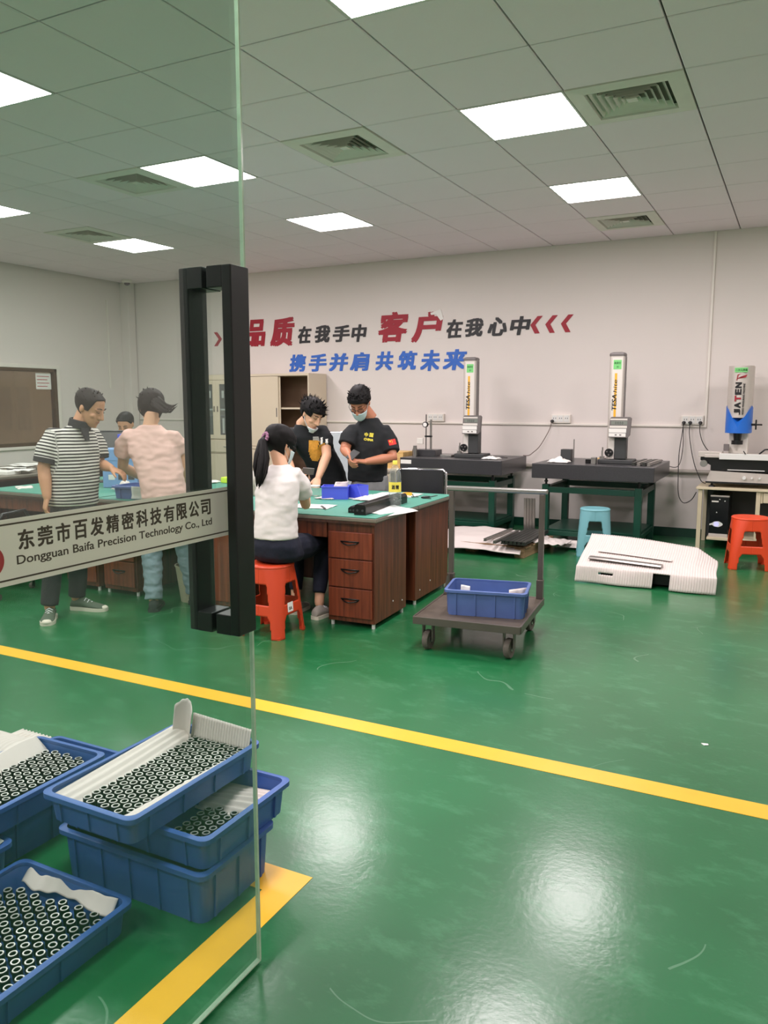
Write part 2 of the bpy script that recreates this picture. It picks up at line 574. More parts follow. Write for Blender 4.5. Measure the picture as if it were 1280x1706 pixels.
        idx = lambda i, j: i * (nv + 1) + j
        tot = (nu + 1) * (nv + 1)
        vs = [P[i][j] for i in range(nu + 1) for j in range(nv + 1)] + [P[i][j] - Nn[i][j] * th for i in range(nu + 1) for j in range(nv + 1)]
        cell = [[keep is None or keep((i + .5) / nu, (j + .5) / nv) for j in range(nv)] for i in range(nu)]
        fs = []
        for i in range(nu):
            for j in range(nv):
                if not cell[i][j]:
                    continue
                a, b, c, d = idx(i, j), idx(i + 1, j), idx(i + 1, j + 1), idx(i, j + 1)
                fs.append((a, b, c, d))
                fs.append((tot + a, tot + d, tot + c, tot + b))
                for (p, q, ni, nj) in ((a, b, i, j - 1), (b, c, i + 1, j), (c, d, i, j + 1), (d, a, i - 1, j)):
                    if ni < 0 or nj < 0 or ni >= nu or nj >= nv or not cell[ni][nj]:
                        fs.append((q, p, tot + p, tot + q))
        return self.add(vs, fs)

    def mesh(self, name):
        me = bpy.data.meshes.new(name)
        me.from_pydata([tuple(p) for p in self.v], [], self.f)
        me.validate()
        me.update()
        return me

    def build(self, name, mat, parent=None, smooth=False, loc=None, rot=None):
        me = self.mesh(name)
        bm = bmesh.new()
        bm.from_mesh(me)
        loose = [v for v in bm.verts if not v.link_faces]
        if loose:
            bmesh.ops.delete(bm, geom=loose, context='VERTS')
        bmesh.ops.recalc_face_normals(bm, faces=bm.faces[:])
        bm.to_mesh(me)
        bm.free()
        return obj(name, me, mat, parent, smooth, loc, rot)


def obj(name, me, mat, parent=None, smooth=False, loc=None, rot=None):
    m = M[mat] if isinstance(mat, str) else mat
    if m is not None and not me.materials:
        me.materials.append(m)
    if smooth:
        me.shade_smooth()
        if smooth is not True:
            me.set_sharp_from_angle(angle=math.radians(smooth))
    o = bpy.data.objects.new(name, me)
    COL.objects.link(o)
    if parent is not None:
        o.parent = parent
    if loc is not None:
        o.location = loc
    if rot is not None:
        o.rotation_euler = rot
    return o


def tag(o, label=None, cat=None, group=None, kind=None):
    if label: o['label'] = label
    if cat: o['category'] = cat
    if group: o['group'] = group
    if kind: o['kind'] = kind
    return o


def thing(name, label, cat, loc=(0, 0, 0), rotz=0.0, group=None, kind=None):
    o = bpy.data.objects.new(name, None)
    o.empty_display_size = 0.05
    COL.objects.link(o)
    o.location = loc
    o.rotation_euler = (0, 0, rotz)
    return tag(o, label, cat, group, kind)


def copy_tree(o, parent=None):
    c = o.copy()
    COL.objects.link(c)
    c.parent = parent
    for ch in o.children:
        copy_tree(ch, c)
    return c


_glyphs = {}
WORK = bpy.data.scenes.new('workbench')      # throw-away scene in which single meshes are evaluated


def evaluated(o):
    WORK.collection.objects.link(o)
    vl = WORK.view_layers[0]
    vl.update()
    dg = vl.depsgraph
    dg.update()
    me = bpy.data.meshes.new_from_object(o.evaluated_get(dg))
    WORK.collection.objects.unlink(o)
    return me



def glyph_mesh(s, bold=0.0, shear=0.0, res=4):
    key = (s, bold, shear)
    if key in _glyphs:
        return _glyphs[key]
    c = bpy.data.curves.new('glyph', 'FONT')
    c.body = s
    c.shear = shear
    c.resolution_u = res
    o = bpy.data.objects.new('glyph', c)
    me = evaluated(o)
    v0 = [v.co.copy() for v in me.vertices]
    f0 = [tuple(p.vertices) for p in me.polygons]
    bpy.data.objects.remove(o)
    bpy.data.curves.remove(c)
    bpy.data.meshes.remove(me)
    vs, fs = [], []
    k = bold * .9
    for q, (dx, dy) in enumerate([(0, 0)] if bold <= 0 else [(k * 1.3, k), (k * 1.3, -k), (-k * 1.3, k), (-k * 1.3, -k), (0, 0)]):
        b0 = len(vs)
        vs += [Vector((v.x + dx, v.y + dy, q)) for v in v0]
        fs += [tuple(i + b0 for i in f) for f in f0]
    _glyphs[key] = (vs, fs)
    return vs, fs


def lettering(name, s, mat, parent, origin, xd, yd, w, h, th=0.002, bold=0.0, shear=0.0):
    """flat raised letters fitted into a w x h box with its lower left corner at origin"""
    vs, fs = glyph_mesh(s, bold, shear)
    x0 = min(v.x for v in vs); x1 = max(v.x for v in vs)
    y0 = min(v.y for v in vs); y1 = max(v.y for v in vs)
    O, X, Y = Vector(origin), Vector(xd).normalized(), Vector(yd).normalized()
    Nn = X.cross(Y)
    P = [O + X * ((v.x - x0) / (x1 - x0) * w) + Y * ((v.y - y0) / max(1e-6, y1 - y0) * h) for v in vs]
    n = len(P)
    edges = {}
    for f in fs:
        for i in range(len(f)):
            a, b = f[i], f[(i + 1) % len(f)]
            edges[(a, b)] = edges.get((a, b), 0) + 1
    F = [tuple(n + i for i in f) for f in fs]
    for (a, b) in edges:
        if (b, a) not in edges:
            F.append((a, b, n + b, n + a))
    me = bpy.data.meshes.new(name)
    me.from_pydata([tuple(p) for p in P] + [tuple(p + Nn * th * (1 + .06 * v.z)) for p, v in zip(P, vs)], [], F)
    me.update()
    return obj(name, me, mat, parent)

# ================================================================== the room
XL, XR, YF, YB, ZC = -9.3, 3.4, -3.2, 9.37, 3.28
T = 0.66
TX0, TY0 = -0.6777, 4.1707

f = MB().box(XL - .1, XR + .1, YF - .1, YB + .1, -0.1, 0).build('floor', 'floor')
tag(f, 'glossy green epoxy floor with scuffs', None, kind='structure')

# ceiling: dark void slab above, single metal tiles hung under it
ceil = MB().box(XL - .1, XR + .1, YF - .1, YB + .1, ZC + .03, ZC + .12).build('ceiling', 'void')
tag(ceil, 'suspended ceiling of square grey panels', None, kind='structure')
lights = [(i, j) for i in (-10, -6, -2, 2) for j in (-8, -5, -2, 1, 4) if (i, j) not in ((2, -2), (2, -5))]
vents = [(-1, 1), (-4, 1), (-7, 1), (-2, 6), (-10, 3), (-6, 6), (3, 1)]


def tile_mesh(w, d, nm):
    mb = MB()
    g = 0.005
    x0, x1, y0, y1 = g, w - g, g, d - g
    c = 0.006
    r0 = [(x0, y0, .02), (x1, y0, .02), (x1, y1, .02), (x0, y1, .02)]
    r1 = [(x0, y0, .004), (x1, y0, .004), (x1, y1, .004), (x0, y1, .004)]
    r2 = [(x0 + c, y0 + c, 0), (x1 - c, y0 + c, 0), (x1 - c, y1 - c, 0), (x0 + c, y1 - c, 0)]
    mb.loft([r0, r1, r2])
    me = mb.mesh(nm)
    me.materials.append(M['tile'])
    return me


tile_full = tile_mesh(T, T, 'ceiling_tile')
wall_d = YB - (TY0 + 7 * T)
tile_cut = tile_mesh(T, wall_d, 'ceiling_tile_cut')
left_w = (TX0 - 13 * T) - XL
rest = MB()
for i in range(-13, 6):
    for j in range(-12, 8):
        if (i, j) in lights or (i, j) in vents:
            continue
        x, y = TX0 + i * T, TY0 + j * T
        if y < YF - .3:
            continue
        if j >= -4 and i <= 2:
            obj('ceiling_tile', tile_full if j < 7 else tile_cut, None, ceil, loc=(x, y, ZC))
        else:
            g = .0035
            rest.box(x + g, x + T - g, max(YF, y + g), y + (T if j < 7 else wall_d) - g, ZC, ZC + .02)
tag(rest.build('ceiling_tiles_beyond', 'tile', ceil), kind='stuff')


def light_panel():
    o = thing('ceiling_light', 'square LED panel', 'ceiling light')
    g, fr = .004, .012
    f = MB()
    f.box(g, T - g, g, g + fr, -.003, .02).box(g, T - g, T - g - fr, T - g, -.003, .02)
    f.box(g, g + fr, g + fr, T - g - fr, -.003, .02).box(T - g - fr, T - g, g + fr, T - g - fr, -.003, .02)
    f.build('frame', 'white_metal', o)
    MB().add([(g + fr, g + fr, .002), (g + fr, T - g - fr, .002), (T - g - fr, T - g - fr, .002), (T - g - fr, g + fr, .002)], [(0, 1, 2, 3)]).build('diffuser', 'panel', o)
    return o


light_names = {
    (-2, 1): 'large bright LED ceiling panel beside the near air vent on the right',
    (-2, 4): 'bright LED ceiling panel in front of the small far vent on the right',
    (-6, 4): 'bright LED ceiling panel above the red and black wall slogan',
    (-6, 1): 'bright LED ceiling panel cut by the edge of the glass door',
    (-10, 4): 'small far LED ceiling panel near the left wall corner',
    (-10, 1): 'LED ceiling panel cropped at the left picture edge near the window wall',
    (-6, -2): 'large LED ceiling panel cropped at the upper left edge, seen through the glass door',
    (-2, -2): 'LED ceiling panel cropped by the top edge of the picture',
}
lp = light_panel()
for k, (i, j) in enumerate(lights):
    o = lp if k == 0 else copy_tree(lp)
    o.location = (TX0 + i * T, TY0 + j * T, ZC)
    o['label'] = light_names.get((i, j), 'LED ceiling panel outside the picture to the %s' % ('right' if i == 2 else 'back'))
    o['group'] = 'LED panels in the suspended ceiling'


def vent():
    o = thing('ceiling_vent', 'square air vent', 'vent')
    g = .004
    c = T / 2

    def ring(r0, z0, r1, z1, t):
        mb = MB()
        q = lambda r, z: [(c - r, c - r, z), (c + r, c - r, z), (c + r, c + r, z), (c - r, c + r, z)]
        mb.loft([q(r0, z0), q(r1, z1), q(r1 - t, z1 + t), q(r0 - t, z0 + t), q(r0, z0)], cap=False)
        return mb
    fr = MB()
    q = lambda r, z: [(c - r, c - r, z), (c + r, c - r, z), (c + r, c + r, z), (c - r, c + r, z)]
    fr.loft([q(c - g, .02), q(c - g, -.004), q(.235, -.010), q(.225, .02)], cap=False)
    fr.build('frame', 'vent_grey', o)
    for k in range(5):
        r = .215 - k * .040
        ring(r, -.004, r - .030, .030, .004).build('louvre', 'vent_grey', o)
    MB().box(c - .03, c + .03, c - .03, c + .03, -.002, .003).build('centre_plate', 'vent_grey', o)
    MB().box(c - .24, c + .24, c - .24, c + .24, .0285, .0295).build('duct_opening', 'duct', o)
    return o


vent_names = {
    (-1, 1): 'large square louvred ceiling vent next to the near right LED panel',
    (-4, 1): 'square louvred ceiling vent just right of the glass door edge',
    (-7, 1): 'square ceiling vent behind the glass door, left of the LED panel',
    (-2, 6): 'small far ceiling vent close to the back wall on the right',
    (-10, 3): 'small far ceiling vent behind the glass door near the left wall',
    (-6, 6): 'far ceiling vent above the slogan close to the back wall',
    (3, 1): 'ceiling vent outside the picture on the right',
}
del vents[5]
v0 = vent()
for k, (i, j) in enumerate(vents):
    o = v0 if k == 0 else copy_tree(v0)
    o.location = (TX0 + i * T, TY0 + j * T, ZC)
    o['label'] = vent_names[(i, j)]
    o['group'] = 'square louvred vents in the ceiling'
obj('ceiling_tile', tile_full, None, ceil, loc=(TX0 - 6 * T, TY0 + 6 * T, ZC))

for nm, b, lab in (('wall_back', (XL - .1, XR + .1, YB, YB + .1, 0, ZC + .1), 'long white back wall with slogan'),
              ('wall_right', (XR, XR + .1, YF, YB, 0, ZC + .1), 'white right wall'),
              ('wall_front', (XL, XR, YF - .1, YF, 0, ZC + .1), 'white wall behind the camera')):
    tag(MB().box(*b).build(nm, 'wall'), lab, None, kind='structure')
# left wall with a window opening
wy0, wy1, wz0, wz1 = 5.4, 7.95, 0.90, 1.95
w = MB()
w.box(XL - .1, XL, YF, wy0, 0, ZC + .1).box(XL - .1, XL, wy1, YB, 0, ZC + .1)
w.box(XL - .1, XL, wy0, wy1, 0, wz0).box(XL - .1, XL, wy0, wy1, wz1, ZC + .1)
tag(w.build('wall_left', 'wall'), 'white left wall with an interior window', None, kind='structure')
# store room behind the window, so that the panes look onto something
w = MB().box(XL - 1.6, XL - 1.5, wy0 - .6, wy1 + .6, 0, 2.6).box(XL - 1.5, XL - .1, wy1 + .5, wy1 + .6, 0, 2.6)
w.box(XL - 1.5, XL - .1, wy0 - .6, wy0 - .5, 0, 2.6).box(XL - 1.5, XL - .1, wy0 - .5, wy1 + .5, -.1, 0)
tag(w.build('wall_storeroom', 'wall'), 'store room walls behind the window', None, kind='structure')

win = thing('window_1', 'interior window with bronze frame and tinted panes', None, (XL, 0, 0), kind='structure')
fr = MB()
for a in ((wy0, wy0 + .05, wz0, wz1), (wy1 - .05, wy1, wz0, wz1), ((wy0 + wy1) / 2 - .03, (wy0 + wy1) / 2 + .03, wz0, wz1)):
    fr.box(-.07, .015, a[0], a[1], a[2], a[3], .004)
fr.box(-.07, .015, wy0, wy1, wz0, wz0 + .045, .004).box(-.07, .015, wy0, wy1, wz1 - .045, wz1, .004)
fr.build('window_frame', 'bronze', win)
MB().box(-.035, -.029, wy0 + .05, (wy0 + wy1) / 2 - .03, wz0 + .045, wz1 - .045).build('pane', 'tint_glass', win)
MB().box(-.035, -.029, (wy0 + wy1) / 2 + .03, wy1 - .05, wz0 + .045, wz1 - .045).build('pane', 'tint_glass', win)
cs = MB()
cs.box(-.005, .02, wy0 - .05, wy1 + .05, wz1, wz1 + .05, .004).box(-.005, .02, wy1, wy1 + .05, wz0 - .03, wz1, .004)
cs.box(-.005, .03, wy0 - .05, wy1 + .05, wz0 - .04, wz0, .004)
cs.build('window_casing', 'conduit', win)
nt_ = MB().box(-.0285, -.027, wy1 - .32, wy1 - .07, wz1 - .28, wz1 - .06).build('notice', 'paper', win)
for k in range(4):
    MB().box(-.027, -.0265, wy1 - .30, wy1 - .10 - .03 * (k % 2), wz1 - .11 - k * .045, wz1 - .10 - k * .045).build('notice_line', 'logo_red', nt_)

tag(MB().box(XL - 1.6, XL - .1, wy0 - .6, wy1 + .6, 2.6, 2.7).build('ceiling_storeroom', 'wall'), 'store room ceiling behind the window', None, kind='structure')
o = thing('storeroom_fill_lamp', 'added fill lamp on the store room ceiling, brightening the view through the tinted window', 'lamp', (XL - .7, (wy0 + wy1) / 2, 2.56))  # unseen lamp, added to brighten what shows behind the panes
MB().box(-.05, .05, -.6, .6, .015, .04, .005).build('fill_lamp_housing', 'white_metal', o)
MB().cyl((0, -.58, 0), (0, .58, 0), .014, n=8).build('tube', emit_mat('fill_tube', (255, 236, 214), 60.0), o)  # glowing tube of the added fill lamp

# cabinets dimly visible through the tinted window
o = thing('storage_locker', 'dim grey locker standing behind the tinted window', 'locker', (XL - 1.1, 7.05, 0))
MB().box(-.35, .35, -.5, .12, 0, 1.78, .01).build('body', 'vent_grey', o)
MB().box(.35, .362, -.48, -.20, .05, 1.30, .003).build('door', 'vent_grey', o)
MB().box(.35, .362, -.18, .10, .05, 1.30, .003).build('door', 'vent_grey', o)
MB().box(.35, .362, -.48, .10, 1.34, 1.74, .003).build('door', 'vent_grey', o)
MB().tube([(.37, .17, 0), (.37, .17, 1.6), (.35, .12, 1.7)], .045, n=10).build('pipe', 'gauge_dark', o, True)

sk = MB().box(XL, XR, YB - .014, YB, 0, .10).build('baseboard_back', 'skirt')
tag(sk, 'green skirting along the back wall', None, kind='structure')
sk = MB().box(XL, XL + .014, YF, YB - .014, 0, .10).build('baseboard_left', 'skirt')
tag(sk, 'green skirting along the left wall', None, kind='structure')
sk = MB().box(XR - .014, XR, YF, YB - .014, 0, .10).build('baseboard_right', 'skirt')
tag(sk, 'green skirting along the right wall', None, kind='structure')

# corner column, wall trunking, pipes and a white strip
tag(MB().box(XL, XL + .16, YB - .16, YB - .014, 0, ZC, .006).build('trim_1', 'wall'), 'boxed column in the back left corner', None, kind='structure')
tag(MB().box(XL + .17, -.92, YB - .022, YB, 1.222, 1.246, .004).build('trim_2', 'conduit'), 'white horizontal cable trunking on the back wall', None, kind='structure')
tag(MB().box(-.925, -.90, YB - .022, YB, 1.222, ZC, .004).build('trim_3', 'conduit'), 'white vertical cable trunking on the back wall', None, kind='structure')
tag(MB().tube([(-5.2, YB - .03, .735), (XR, YB - .03, .735)], .024, n=12).build('trim_4', 'pipe_grey', None, True), 'grey pipe along the back wall behind the granite tables', None, kind='structure')
tag(MB().box(XL, XL + .02, 8.925, 8.95, 1.70, 3.0, .004).build('trim_5', 'conduit'), 'white vertical strip on the left wall', None, kind='structure')  # thin upright white strip set against the left wall

# floor tape
def tape(nm, b, lab):
    tag(MB().box(b[0], b[1], b[2], b[3], 0, .0015).build(nm, 'tape'), lab, 'floor marking')
tape('floor_tape', (XL + .02, XR - .02, 3.045, 3.160), 'long yellow line crossing the whole green floor')
t = MB()
t.prism([(-1.285, 1.985), (-1.470, 1.985), (-1.470, 1.86), (-1.39, 1.86), (-1.39, .2), (-1.285, .2)][::-1], lambda u, v, w: (u, v, w), 0, .0015)
tag(t.build('floor_tape', 'tape'), 'yellow corner marking beside the stacked blue crates', 'floor marking')

# ------------------------------------------------------------------ glass door standing open
DX = -1.205
door = thing('door_1', 'frameless glass door standing open with tall black handles', None, (DX, 0, 0), kind='structure')
MB().box(-.006, .006, .66, 1.590, .012, 2.62).build('glass_pane', 'glass', door)
MB().box(.0061, .0072, 1.5865, 1.5925, .012, 2.62).box(-.0060, .0061, 1.5901, 1.5925, .012, 2.62).build('glass_edge', 'glass_edge', door)
MB().box(-.0065, .0065, .66, 1.592, .008, .0119).build('bottom_edge', 'glass_edge', door)
for s, nm in ((1, 'pull_handle'), (-1, 'pull_handle')):
    h = MB()
    a, b_ = (.048, .074) if s > 0 else (-.074, -.048)
    y0, y1 = (1.448, 1.515)
    h.box(a, b_, y0, y1, .955, 1.80, .003)
    h.box(s * .0062, s * .05, y0, y1, 1.752, 1.80, .002).box(s * .0062, s * .05, y0, y1, .955, 1.003, .002)
    hd = h.build(nm, 'black_metal', door)
band = MB().box(.0062, .0068, .665, 1.520, 1.184, 1.300).build('frosted_band', 'etched', door)
MB().box(.0068, .0072, .665, 1.516, 1.2895, 1.2925).build('band_line', 'etched_dark', band)
MB().box(.0068, .0072, .665, 1.516, 1.1925, 1.1955).build('band_line', 'etched_dark', band)
zh = '东莞市百发精密科技有限公司'
cw = (1.443 - .921) / len(zh)
for k, ch in enumerate(zh):
    lettering('letter', ch, 'etched_dark', band, (.0068, .921 + k * cw + .003, 1.2425), (0, 1, 0), (0, 0, 1), cw - .007, .036, .0004, bold=.022)
lettering('english_line', 'Dongguan Baifa Precision Technology Co., Ltd', 'etched_dark', band, (.0068, .919, 1.213), (0, 1, 0), (0, 0, 1), .523, .021, .0004, bold=.008)
MB().cyl((.0068, .866, 1.231), (.0073, .866, 1.231), .028, n=32).build('logo', 'logo_red', band)
fpost = MB().box(-1.27, -1.14, .52, .65, 0, 2.7, .004).build('trim_6', 'black_metal')
tag(fpost, 'dark door post', None, kind='structure')

# ------------------------------------------------------------------ wall slogan
slogan = thing('wall_slogan', 'large red, black and blue Chinese slogan letters on the white back wall', 'lettering', (0, 0, 0))
CH = [('品',-7.079,-6.726,2.273,2.643,'r'),('质',-6.650,-6.238,2.262,2.652,'r'),('在',-6.184,-5.964,2.289,2.518,'k'),('我',-5.913,-5.669,2.291,2.518,'k'),('手',-5.629,-5.368,2.289,2.506,'k'),('中',-5.343,-5.110,2.280,2.506,'k'),('客',-4.940,-4.508,2.260,2.640,'r'),('户',-4.467,-4.029,2.244,2.617,'r'),('在',-3.980,-3.761,2.282,2.509,'k'),('我',-3.732,-3.494,2.290,2.509,'k'),('心',-3.441,-3.197,2.287,2.509,'k'),('中',-3.157,-2.900,2.286,2.506,'k'),('携',-6.334,-6.057,1.909,2.143,'b'),('手',-6.015,-5.730,1.907,2.142,'b'),('并',-5.694,-5.393,1.906,2.142,'b'),('肩',-5.369,-5.066,1.904,2.145,'b'),('共',-4.985,-4.721,1.905,2.146,'b'),('筑',-4.657,-4.379,1.903,2.144,'b'),('未',-4.338,-4.066,1.886,2.146,'b'),('来',-4.028,-3.703,1.891,2.145,'b')]
yw = YB - .0005
for ch, x0, x1, z0, z1, c in CH:
    mt = {'r': 'wall_red', 'k': 'wall_black', 'b': 'wall_blue'}[c]
    lettering('letter', ch, mt, slogan, (x0, yw, z0), (1, 0, 0), (0, 0, 1), x1 - x0, z1 - z0, .006, bold=.04 if c == 'r' else .034, shear=.16)
for x0, s in ((-2.905, -1), (-2.725, -1), (-2.540, -1), (-7.639, 1), (-7.453, 1), (-7.267, 1)):
    z0, z1 = 2.298, 2.497
    zm = (z0 + z1) / 2
    if s < 0:
        po = [(x0, zm), (x0 + .085, z1), (x0 + .145, z1), (x0 + .06, zm), (x0 + .115, z0), (x0 + .055, z0)]
    else:
        po = [(x0, z1), (x0 + .06, z1), (x0 + .145, zm), (x0 + .06, z0), (x0, z0), (x0 + .085, zm)]
    MB().prism(po, lambda u, v, w: (u, w, v), yw - .006, yw).build('chevron', 'wall_red', slogan)
# patch of torn paper on the last red letter
pt = MB().prism([(-4.20, 2.60), (-4.06, 2.64), (-4.02, 2.52), (-4.06, 2.50), (-4.12, 2.58), (-4.19, 2.575)], lambda u, v, w: (u, w, v), yw - .0075, yw - .0062)
pt.build('torn_paper', 'paper', slogan)

# sockets
def socket(x, lab, plugs):
    o = thing('wall_socket', lab, 'socket', (x, YB, 1.30), group='wall sockets on the trunking')
    MB().box(-.115, .115, -.042, 0, -.05, .05, .006).build('box', 'conduit', o)
    for k in (-1, 0, 1):
        MB().box(k * .07 - .03, k * .07 + .03, -.0455, -.042, -.035, .04, .0015).build('outlet_plate', 'white_metal', o)
        for dx in (-.012, .012):
            MB().box(k * .07 + dx - .003, k * .07 + dx + .003, -.0462, -.0454, .0, .014).build('slot', 'ink', o)
    for k in plugs:
        MB().tube([(k, -.045, -.028), (k, -.075, -.028), (k, -.085, -.045)], [.020, .018, .008], n=12).build('plug', 'cable', o, 40)
    return o
socket(-4.105, 'white double wall socket left of the left height gauge', [])
socket(-2.50, 'white wall socket between the two granite tables with one thin lead', [-.095])
socket(-1.045, 'white wall socket with black plugs beside the vertical trunking', [-.085, -.02, .085])

o = thing('dome_camera', 'small white dome camera high in the back left corner', 'camera', (XL + .35, YB - .35, ZC))
MB().lathe([(.075, 0), (.075, -.03), (.06, -.045), (.0001, -.045)], 24).build('mount', 'conduit', o, 40)
MB().sphere((0, 0, -.045), .045, .045, .04).build('dome', 'black_metal', o, True)

# ================================================================== desks
def desk(label, loc, rot, w, d=.72, ped='R', ped_w=.345, ped_d=.53, knee=True, other=False, drawers=True):
    """local origin: front right corner on the floor; desk reaches to -w in x and +d in y"""
    o = thing('office_desk', label, 'desk', loc, rot)
    top = MB().box(-w, 0, 0, d, .722, .75, .006).build('desk_top', 'desk_edge', o)
    MB().box(-w + .004, -.004, .002, .012, .706, .7225).build('edge_strip', 'wood_dark', top)

    def pedestal(x0, x1, dr):
        nm = MB()
        nm.box(x0, x1, .035, .035 + ped_d, .035, .722, .003)
        nm.build('pedestal', 'wood', o)
        xm = (x0 + x1) / 2
        if dr:
            z = .07
            for k, hgt in enumerate((.205, .195, .185)):
                dw = MB().box(x0 + .012, x1 - .012, .018, .0345, z, z + hgt - .008, .003).build('drawer', 'wood_red', o)
                h = MB()
                pts = []
                for q in range(9):
                    s = q / 8
                    pts.append((xm - .06 + .12 * s, .018 - .022 * math.sin(PI * s), z + hgt * .58 - .012 * math.sin(PI * s)))
                h.tube(pts, .0045, n=6)
                h.box(xm - .068, xm + .068, .014, .0185, z + hgt * .58 + .003, z + hgt * .58 + .011)
                h.build('handle', 'black_metal', dw, True)
                z += hgt
        else:
            dw = MB().box(x0 + .012, x1 - .012, .018, .0345, .07, .655, .003).build('cupboard_door', 'wood_red', o)
            MB().box(x1 - .05, x1 - .038, .006, .018, .35, .45, .002).build('handle', 'black_metal', dw)
        ft = MB()
        for fx in (x0 + .02, x1 - .02):
            for fy in (.06, ped_d):
                ft.cyl((fx, fy, 0), (fx, fy, .036), .012, n=10)
        ft.build('foot', 'white_metal', o)
        # small cam-lock caps on the outer side
        sx = x1 if ped == 'R' else x0
        e = .0008 if ped == 'R' else -.0008
        for (cy_, cz_) in ((.46, .10), (.30, .13)):
            MB().cyl((sx, .035 + cy_ * ped_d / .53, cz_), (sx + e * 2, .035 + cy_ * ped_d / .53, cz_), .006, n=8).build('screw_cap', 'white_metal', o)

    if ped == 'R':
        pedestal(-.03 - ped_w, -.03, drawers)
        if other:
            pedestal(-w + .01, -w + .01 + ped_w, False)
        else:
            MB().box(-w + .012, -w + .03, .03, d - .03, 0.012, .722).build('side_panel', 'wood', o)
        kx0, kx1 = (-w + .01 + ped_w if other else -w + .03), -.03 - ped_w
    else:
        pedestal(-w + .03, -w + .03 + ped_w, drawers)
        MB().box(-.03, -.012, .03, d - .03, 0.012, .722).build('side_panel', 'wood', o)
        kx0, kx1 = -w + .03 + ped_w, -.03
    MB().box(kx0, kx1, d - .10, d - .085, .16, .722).build('modesty_panel', 'wood_dark', o)
    if knee:
        kd = MB().box(kx0 + .006, kx1 - .006, .03, .045, .60, .705, .003).build('knee_drawer', 'wood', o)
        MB().box(kx0 + .006, kx1 - .006, .046, .40, .605, .70).build('drawer_box', 'wood_dark', kd)
    return o


def sheet_mat(label, poly, z0=.7505, z1=.7545, m='mat_green', name='desk_mat', cat='desk mat'):
    mb = MB().prism(poly, lambda u, v, w: (u, v, w), z0, z1)
    return tag(mb.build(name, m), label, cat)


RA = .05
def at_desk(u, v):
    """point on the near right desk: u left of its front right corner, v back from its front edge"""
    c, s = math.cos(RA), math.sin(RA)
    return (-2.385 - u * c - v * s, 4.493 - u * s + v * c)

desk('brown desk with three drawers under the table water bottle, nearest the trolley', (-2.385, 4.493, 0), RA, 1.4, other=True)
fl = at_desk(1.4, 1.475)
desk('brown desk behind the drawer desk, its side panel next to the trolley handle', (fl[0], fl[1], 0), RA + PI, 1.4, d=.75, ped='L', ped_d=.70, knee=False)
desk('brown desk with drawers behind the person in pink', (-3.83, 4.45, 0), 0, 1.02, ped='L')
desk('brown desk facing away, behind the blue tray with paper', (-4.85, 5.935, 0), PI, 1.02, d=.75, ped='L', knee=False)
desk('brown desk behind the man in the striped polo shirt', (-4.86, 4.45, 0), 0, 1.36, ped='R', drawers=False)
desk('brown desk facing away in the far left of the row', (-6.22, 5.935, 0), PI, 1.36, d=.75, ped='R', knee=False)
desk('long brown desk heaped with papers under the tinted window', (-7.09, 6.75, 0), PI / 2, 1.9, d=1.2, ped='L', knee=False)
sheet_mat('green cutting mat on the drawer desk under bottle and black rails', [at_desk(.004, .0), at_desk(.0, 1.47), at_desk(1.395, 1.47), at_desk(1.395, .0)][::-1])
sheet_mat('green cutting mat on the desk in front of the person in pink', [(-4.84, 4.455), (-3.84, 4.455), (-3.84, 5.93), (-4.84, 5.93)])
sheet_mat('green cutting mat on the desk behind the striped man', [(-6.20, 4.455), (-4.87, 4.455), (-4.87, 5.93), (-6.20, 5.93)])

